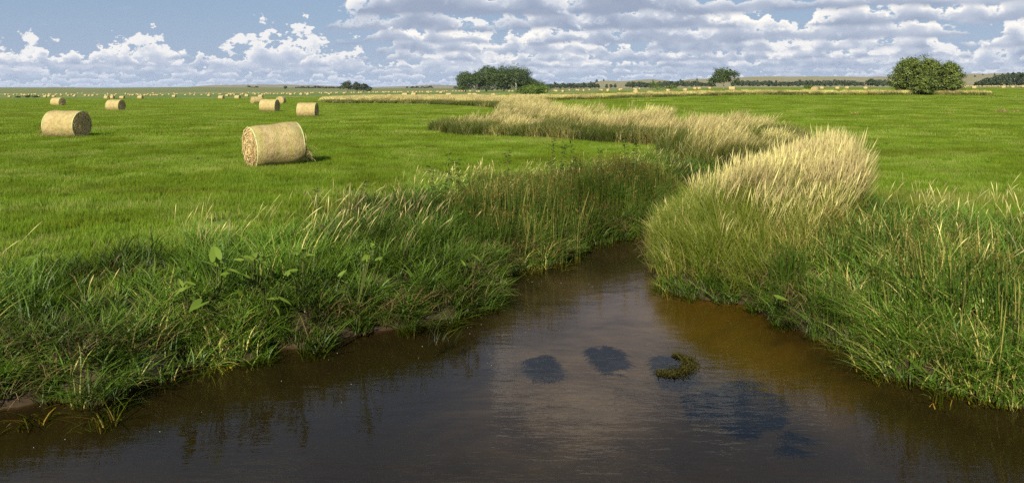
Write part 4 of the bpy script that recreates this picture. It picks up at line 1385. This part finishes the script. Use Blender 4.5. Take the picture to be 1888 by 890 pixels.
def arrow_plant(leaves, z_off, label, size=.34, dback=.0):
    """leaves: photo positions of the leaf centres; all rooted at one foot behind and below them"""
    g = np.random.default_rng(int(leaves[0][0]))
    cx = sum(l[0] for l in leaves) / len(leaves); cy = max(l[1] for l in leaves)
    # ground below the plant: walk out until the leaf height above the ground is about z_off
    z_off -= .16
    leaves = list(leaves) + [(l[0] + g.uniform(-22, 22), l[1] + g.uniform(-4, 24), g.uniform(.45, .8)) for l in leaves + leaves if len(leaves) > 1]
    best = None
    for d in np.linspace(9.5, 20, 220):
        x = (cx - 944) / F * d; zz = HC + (HOR - cy) * d / F
        e = abs(zz - gz1(x, d) - z_off)
        if best is None or e < best[0]: best = (e, d, x)
    _, d, x = best
    d += dback
    zb = gz1(x, d)
    o = link_obj('arrowleaf_plant', None, loc=(x, d, zb))
    for k, l in enumerate(leaves):
        dd = d - .38 + g.uniform(-.12, .12)
        lx = (l[0] - 944) / F * dd - x; lz = HC + (HOR - l[1]) * dd / F - zb; ly = dd - d
        s = size * .80 * min(1.05, l[2] if len(l) > 2 else 1) * g.uniform(.9, 1.1)
        # blade tilted to show its face to the light and the water
        rx = R(g.uniform(-35, 55)); rz = R(l[3] if len(l) > 3 else g.uniform(-120, 120))
        lf = link_obj('leaf', ALEAF[k % 4], o, (lx, ly, lz), (rx, R(g.uniform(-20, 20)), rz), (s, s, s))
        st = tubes([([(0, 0, -.03), (lx * .6, ly * .6 + .05, lz * .6), (lx, ly, lz)], .010, .006)], M['weedstem'], 5, 'stalk')
        link_obj('stalk', st, o)
    tag(o, label, 'plant', 'broad arrow leaved plants on the banks')


arrow_plant([(398, 472, 1.2, 20), (412, 492, .9, 200), (386, 488, .8, 100)], .78, 'broad leaved plant highest on the left bank, leaves bunched', .34)
arrow_plant([(470, 474, 1.15, -100), (488, 478, .9, -60), (462, 497, 1.0, 160), (446, 462, .7, 30)], .75, 'broad leaved plant with the widest flat leaf on the left bank', .34)
arrow_plant([(352, 522, .95, 190), (345, 502, .8, 60), (338, 534, .7, 120)], .6, 'broad leaved plant, leftmost, with a leaf pointing down', .32)
arrow_plant([(369, 560, 1.2, 165)], .5, 'single pale yellow green arrow leaf low on the left bank', .36)
arrow_plant([(490, 527, 1.05, 185), (516, 520, .8, 150), (505, 552, .7, 90), (447, 541, .75, 200)], .5, 'broad leaved plant below the widest leaf, leaves hanging', .32)
arrow_plant([(540, 500, .8, 60), (552, 515, .7, 150), (562, 462, .6, 20), (545, 468, .6, 10)], .6, 'broad leaved plant with small leaves at the right of the patch', .3)
arrow_plant([(683, 455, .8, 30), (668, 462, .7, 120), (618, 508, .7, 170)], .8, 'small broad leaved plant in the middle of the left bank grass', .3)
arrow_plant([(865, 463, .9, 170), (858, 478, .6, 60)], .7, 'pale upright broad leaf near the bulrushes on the left bank', .32)
arrow_plant([(1437, 550, .75, -95)], .35, 'single broad leaf hanging over the water below the dry stand', .36)


# --- loose hay left on the right hand field
def hay_heap(px, yb, wpx, hpx, label, seed, n=260):
    d = ground_hit(px, yb, HC * F / (yb - HOR)); x = (px - 944) / F * d; zb = gz1(x, d)
    w, h = wpx * d / F, hpx * d / F
    b = Blades(seed); g = b.g
    q = np.sqrt(g.uniform(0, 1, n)); a = g.uniform(0, 2 * PI, n)
    base = np.stack([np.cos(a) * q * w * .45, np.sin(a) * q * min(w, 1.6) * .4, np.maximum(0, h * .75 * (1 - q ** 1.5)) * g.uniform(.2, 1, n)], 1)
    b.add(base, g.uniform(.25, .6, n), .022, g.uniform(0, 2 * PI, n), g.uniform(.5, 1.5, n), g.uniform(1.2, 2.5, n), 4, kink=.15, profile=([0, 1], [1, .5]))
    o = link_obj('hay_heap', b.mesh('hay_heap', M['haystraw']), loc=(x, d, zb))
    tag(o, label, 'hay', 'loose hay left on the right field')


hay_heap(1848, 209, 24, 11, 'larger loose hay heap on the green field at far right', 1)
hay_heap(1876, 209, 16, 6, 'smaller loose hay heap at the right end of the field', 2, 120)
hay_heap(1752, 204, 40, 2.2, 'long thin swath of loose hay, farther of two below the willows', 3, 160)
hay_heap(1746, 212, 28, 2.0, 'short thin swath of loose hay, nearer of two below the willows', 4, 110)
hay_heap(1577, 212, 13, 4, 'small tuft of loose hay alone in the middle right field', 5, 90)
hay_heap(1497, 213, 12, 2, 'tiny scrap of loose hay right above the dry stand', 6, 60)


# --- water plants
def weed_patch(px, py, wpx, hpx, label, seed, zc, n=900, mat='waterweed', skew=0.0, ragged=.5, ln=(.08, .22)):
    """a patch of fine weed just under the surface, trailing downstream"""
    x, y = W(px, py, WL); x1, y1 = W(px, py - hpx / 2, WL); x2, y2 = W(px, py + hpx / 2, WL)
    w = wpx * y / F; dep = y1 - y2
    b = Blades(seed); g = b.g
    m = n * 8
    u, v = g.uniform(-1.6, 1.6, m), g.uniform(-1.6, 1.6, m)
    edge = .85 - 1.1 * (u * u + v * v) + (fbm(u * 2.6 + seed, v * 2.6, seed, 5) - .5) * 3.4 * ragged + (vnoise(u * 14 + seed, v * 9, seed + 3) - .5) * .5 + g.normal(0, .06, m)
    k = edge > .22
    u, v = u[k][:n], v[k][:n]
    base = np.stack([u * w * .5 + v * skew * dep * .5, v * dep * .5, g.uniform(-.05, 0.0, len(u))], 1)
    b.add(base, g.uniform(*ln, len(u)), .022, g.normal(-1.2, .7, len(u)), g.uniform(1.35, 1.6, len(u)), g.uniform(1.55, 1.9, len(u)), 3, profile=([0, .5, 1], [.5, 1, .2]))
    o = link_obj('water_weed', b.mesh('water_weed', M[mat]), loc=(x, y, zc))
    tag(o, label, 'water weed', 'weed patches in the creek')
    return o


weed_patch(997, 664, 60, 32, 'oval dark weed patch under the water, leftmost in midstream', 51, WL - .03, 2000, ragged=.8)
weed_patch(1112, 646, 58, 36, 'ragged dark weed patch under the water, between two others', 52, WL - .03, 1500, ragged=1.0)
weed_patch(1232, 666, 62, 36, 'dark weed patch under the water beside the curved floating mat', 53, WL - .04, 1900, ragged=.7)
weed_patch(1322, 714, 128, 40, 'largest dark weed patch under the water, near the right bank', 54, WL - .04, 2800, skew=.8, ragged=1.0, ln=(.10, .30))
weed_patch(1400, 729, 84, 44, 'olive dark weed patch merging into the right end of the largest', 55, WL - .07, 2200, ragged=.6, mat='oliveweed')
weed_patch(1362, 752, 60, 26, 'small trailing weed patch below the largest one', 56, WL - .04, 520, ragged=1.1)
weed_patch(1458, 782, 56, 26, 'faint small weed patch lowest in the stream, right', 57, WL - .13, 110, ragged=1.3)


def floating_mat():
    b = Blades(77); g = b.g
    n = 2200
    s = g.uniform(0, 1, n)
    arc = np.array([(1212, 688), (1232, 690), (1255, 687), (1272, 678), (1274, 668), (1262, 660), (1242, 655)], float)
    tt = np.linspace(0, 1, len(arc)); px = np.interp(s, tt, arc[:, 0]); py = np.interp(s, tt, arc[:, 1])
    pts = np.array([W(a, c, WL) for a, c in zip(px, py)])
    wd = .115 * np.sin(PI * np.clip(s * .9 + .06, 0, 1)) ** .6
    x0, y0 = W(1245, 675, WL)
    base = np.stack([pts[:, 0] - x0 + g.normal(0, 1, n) * wd * .55, pts[:, 1] - y0 + g.normal(0, 1, n) * wd * .9, g.uniform(0, .02, n) * (wd / .115)], 1)
    b.add(base, g.uniform(.015, .05, n), .014, g.uniform(0, 2 * PI, n), g.uniform(.3, 1.5, n), g.uniform(1.2, 2.2, n), 2, profile=([0, .5, 1], [.7, 1, .3]))
    m = 9
    k = g.integers(0, n, m)
    b.add(base[k] + np.array([0, 0, .04]), g.uniform(.15, .32, m), .009, g.uniform(0, 2 * PI, m), g.uniform(1.1, 1.5, m), g.uniform(1.3, 1.6, m), 3, t0=.95, profile=([0, 1], [1, .4]))
    o = link_obj('floating_weed_mat', b.mesh('floating_weed_mat', M['mat']), loc=(x0, y0, WL))
    tag(o, 'curved olive mat of weed floating on the creek surface', 'water weed')


floating_mat()


def water_sprigs(spots, label, seed):
    b = Blades(seed); g = b.g
    x0, y0 = W(*spots[0], WL)
    for px, py in spots:
        x, y = W(px, py, WL); n = 7
        b.add(np.tile([[x - x0, y - y0, -.05]], (n, 1)) + g.normal(0, .03, (n, 3)) * [1, 1, 0], g.uniform(.2, .42, n), .011, g.normal(.4, .8, n), g.uniform(.2, 1.0, n), g.uniform(.7, 1.7, n), 4)
    o = link_obj('water_grass_sprig', b.mesh('water_grass_sprig', M['lush']), loc=(x0, y0, WL))
    tag(o, label, 'grass sprig')


water_sprigs([(787, 636), (800, 632), (812, 628)], 'thin green sprigs growing out of the water off the left bank, left tuft', 81)
water_sprigs([(832, 634), (836, 630)], 'thin upright sprigs in the water off the left bank, right tuft', 82)


def foam():
    g = np.random.default_rng(19); V = []; Fq = []
    x = g.uniform(-7, 4, 4000); y = g.uniform(8.5, 17, 4000)
    sdv = creek_sd(x, y)
    k = (sdv < -.1) & (sdv > -2.4) & (x < np.interp(y, [8, 17], [-1.5, 2.])) & (vnoise(x * 1.3, y * 1.3, 8) > .62)
    x, y = x[k][:38], y[k][:38]
    for a, b in zip(x, y):
        r = g.uniform(.0025, .007); c = len(V); m = 7
        V.append((a, b, WL + .010))
        for i in range(m):
            t = 2 * PI * i / m; q = r * g.uniform(.7, 1.2); V.append((a + math.cos(t) * q, b + math.sin(t) * q, WL + .003))
        for i in range(m): Fq.append((c, c + 1 + i, c + 1 + (i + 1) % m))
    m = new_mat('foam fleck'); out_surface(principled((.30, .30, .28), .6, .3))
    tag(link_obj('foam_flecks', mesh_np('foam_flecks', V, Fq, [m])), 'tiny white foam flecks drifting on the creek', kind='stuff')


foam()


# ------------------------------------------------------------------ air
def build_haze():
    bx, by0, by1, z0, z1 = 12600, -9500, 9600, -20, 125
    V = [(-bx, by0, z0), (bx, by0, z0), (bx, by1, z0), (-bx, by1, z0), (-bx, by0, z1), (bx, by0, z1), (bx, by1, z1), (-bx, by1, z1)]
    Fq = [(0, 3, 2, 1), (4, 5, 6, 7), (0, 1, 5, 4), (1, 2, 6, 5), (2, 3, 7, 6), (3, 0, 4, 7)]
    m = new_mat('thin summer haze')
    v = node('ShaderNodeVolumePrincipled'); v.inputs['Density'].default_value = 2.6e-5
    v.inputs['Color'].default_value = (.78, .88, 1.0, 1); v.inputs['Anisotropy'].default_value = 0.0
    o = node('ShaderNodeOutputMaterial'); link(v.outputs[0], o.inputs['Volume'])
    tag(link_obj('haze', mesh_np('haze', V, Fq, [m])), 'thin blue summer haze over the plain', kind='stuff')


build_haze()
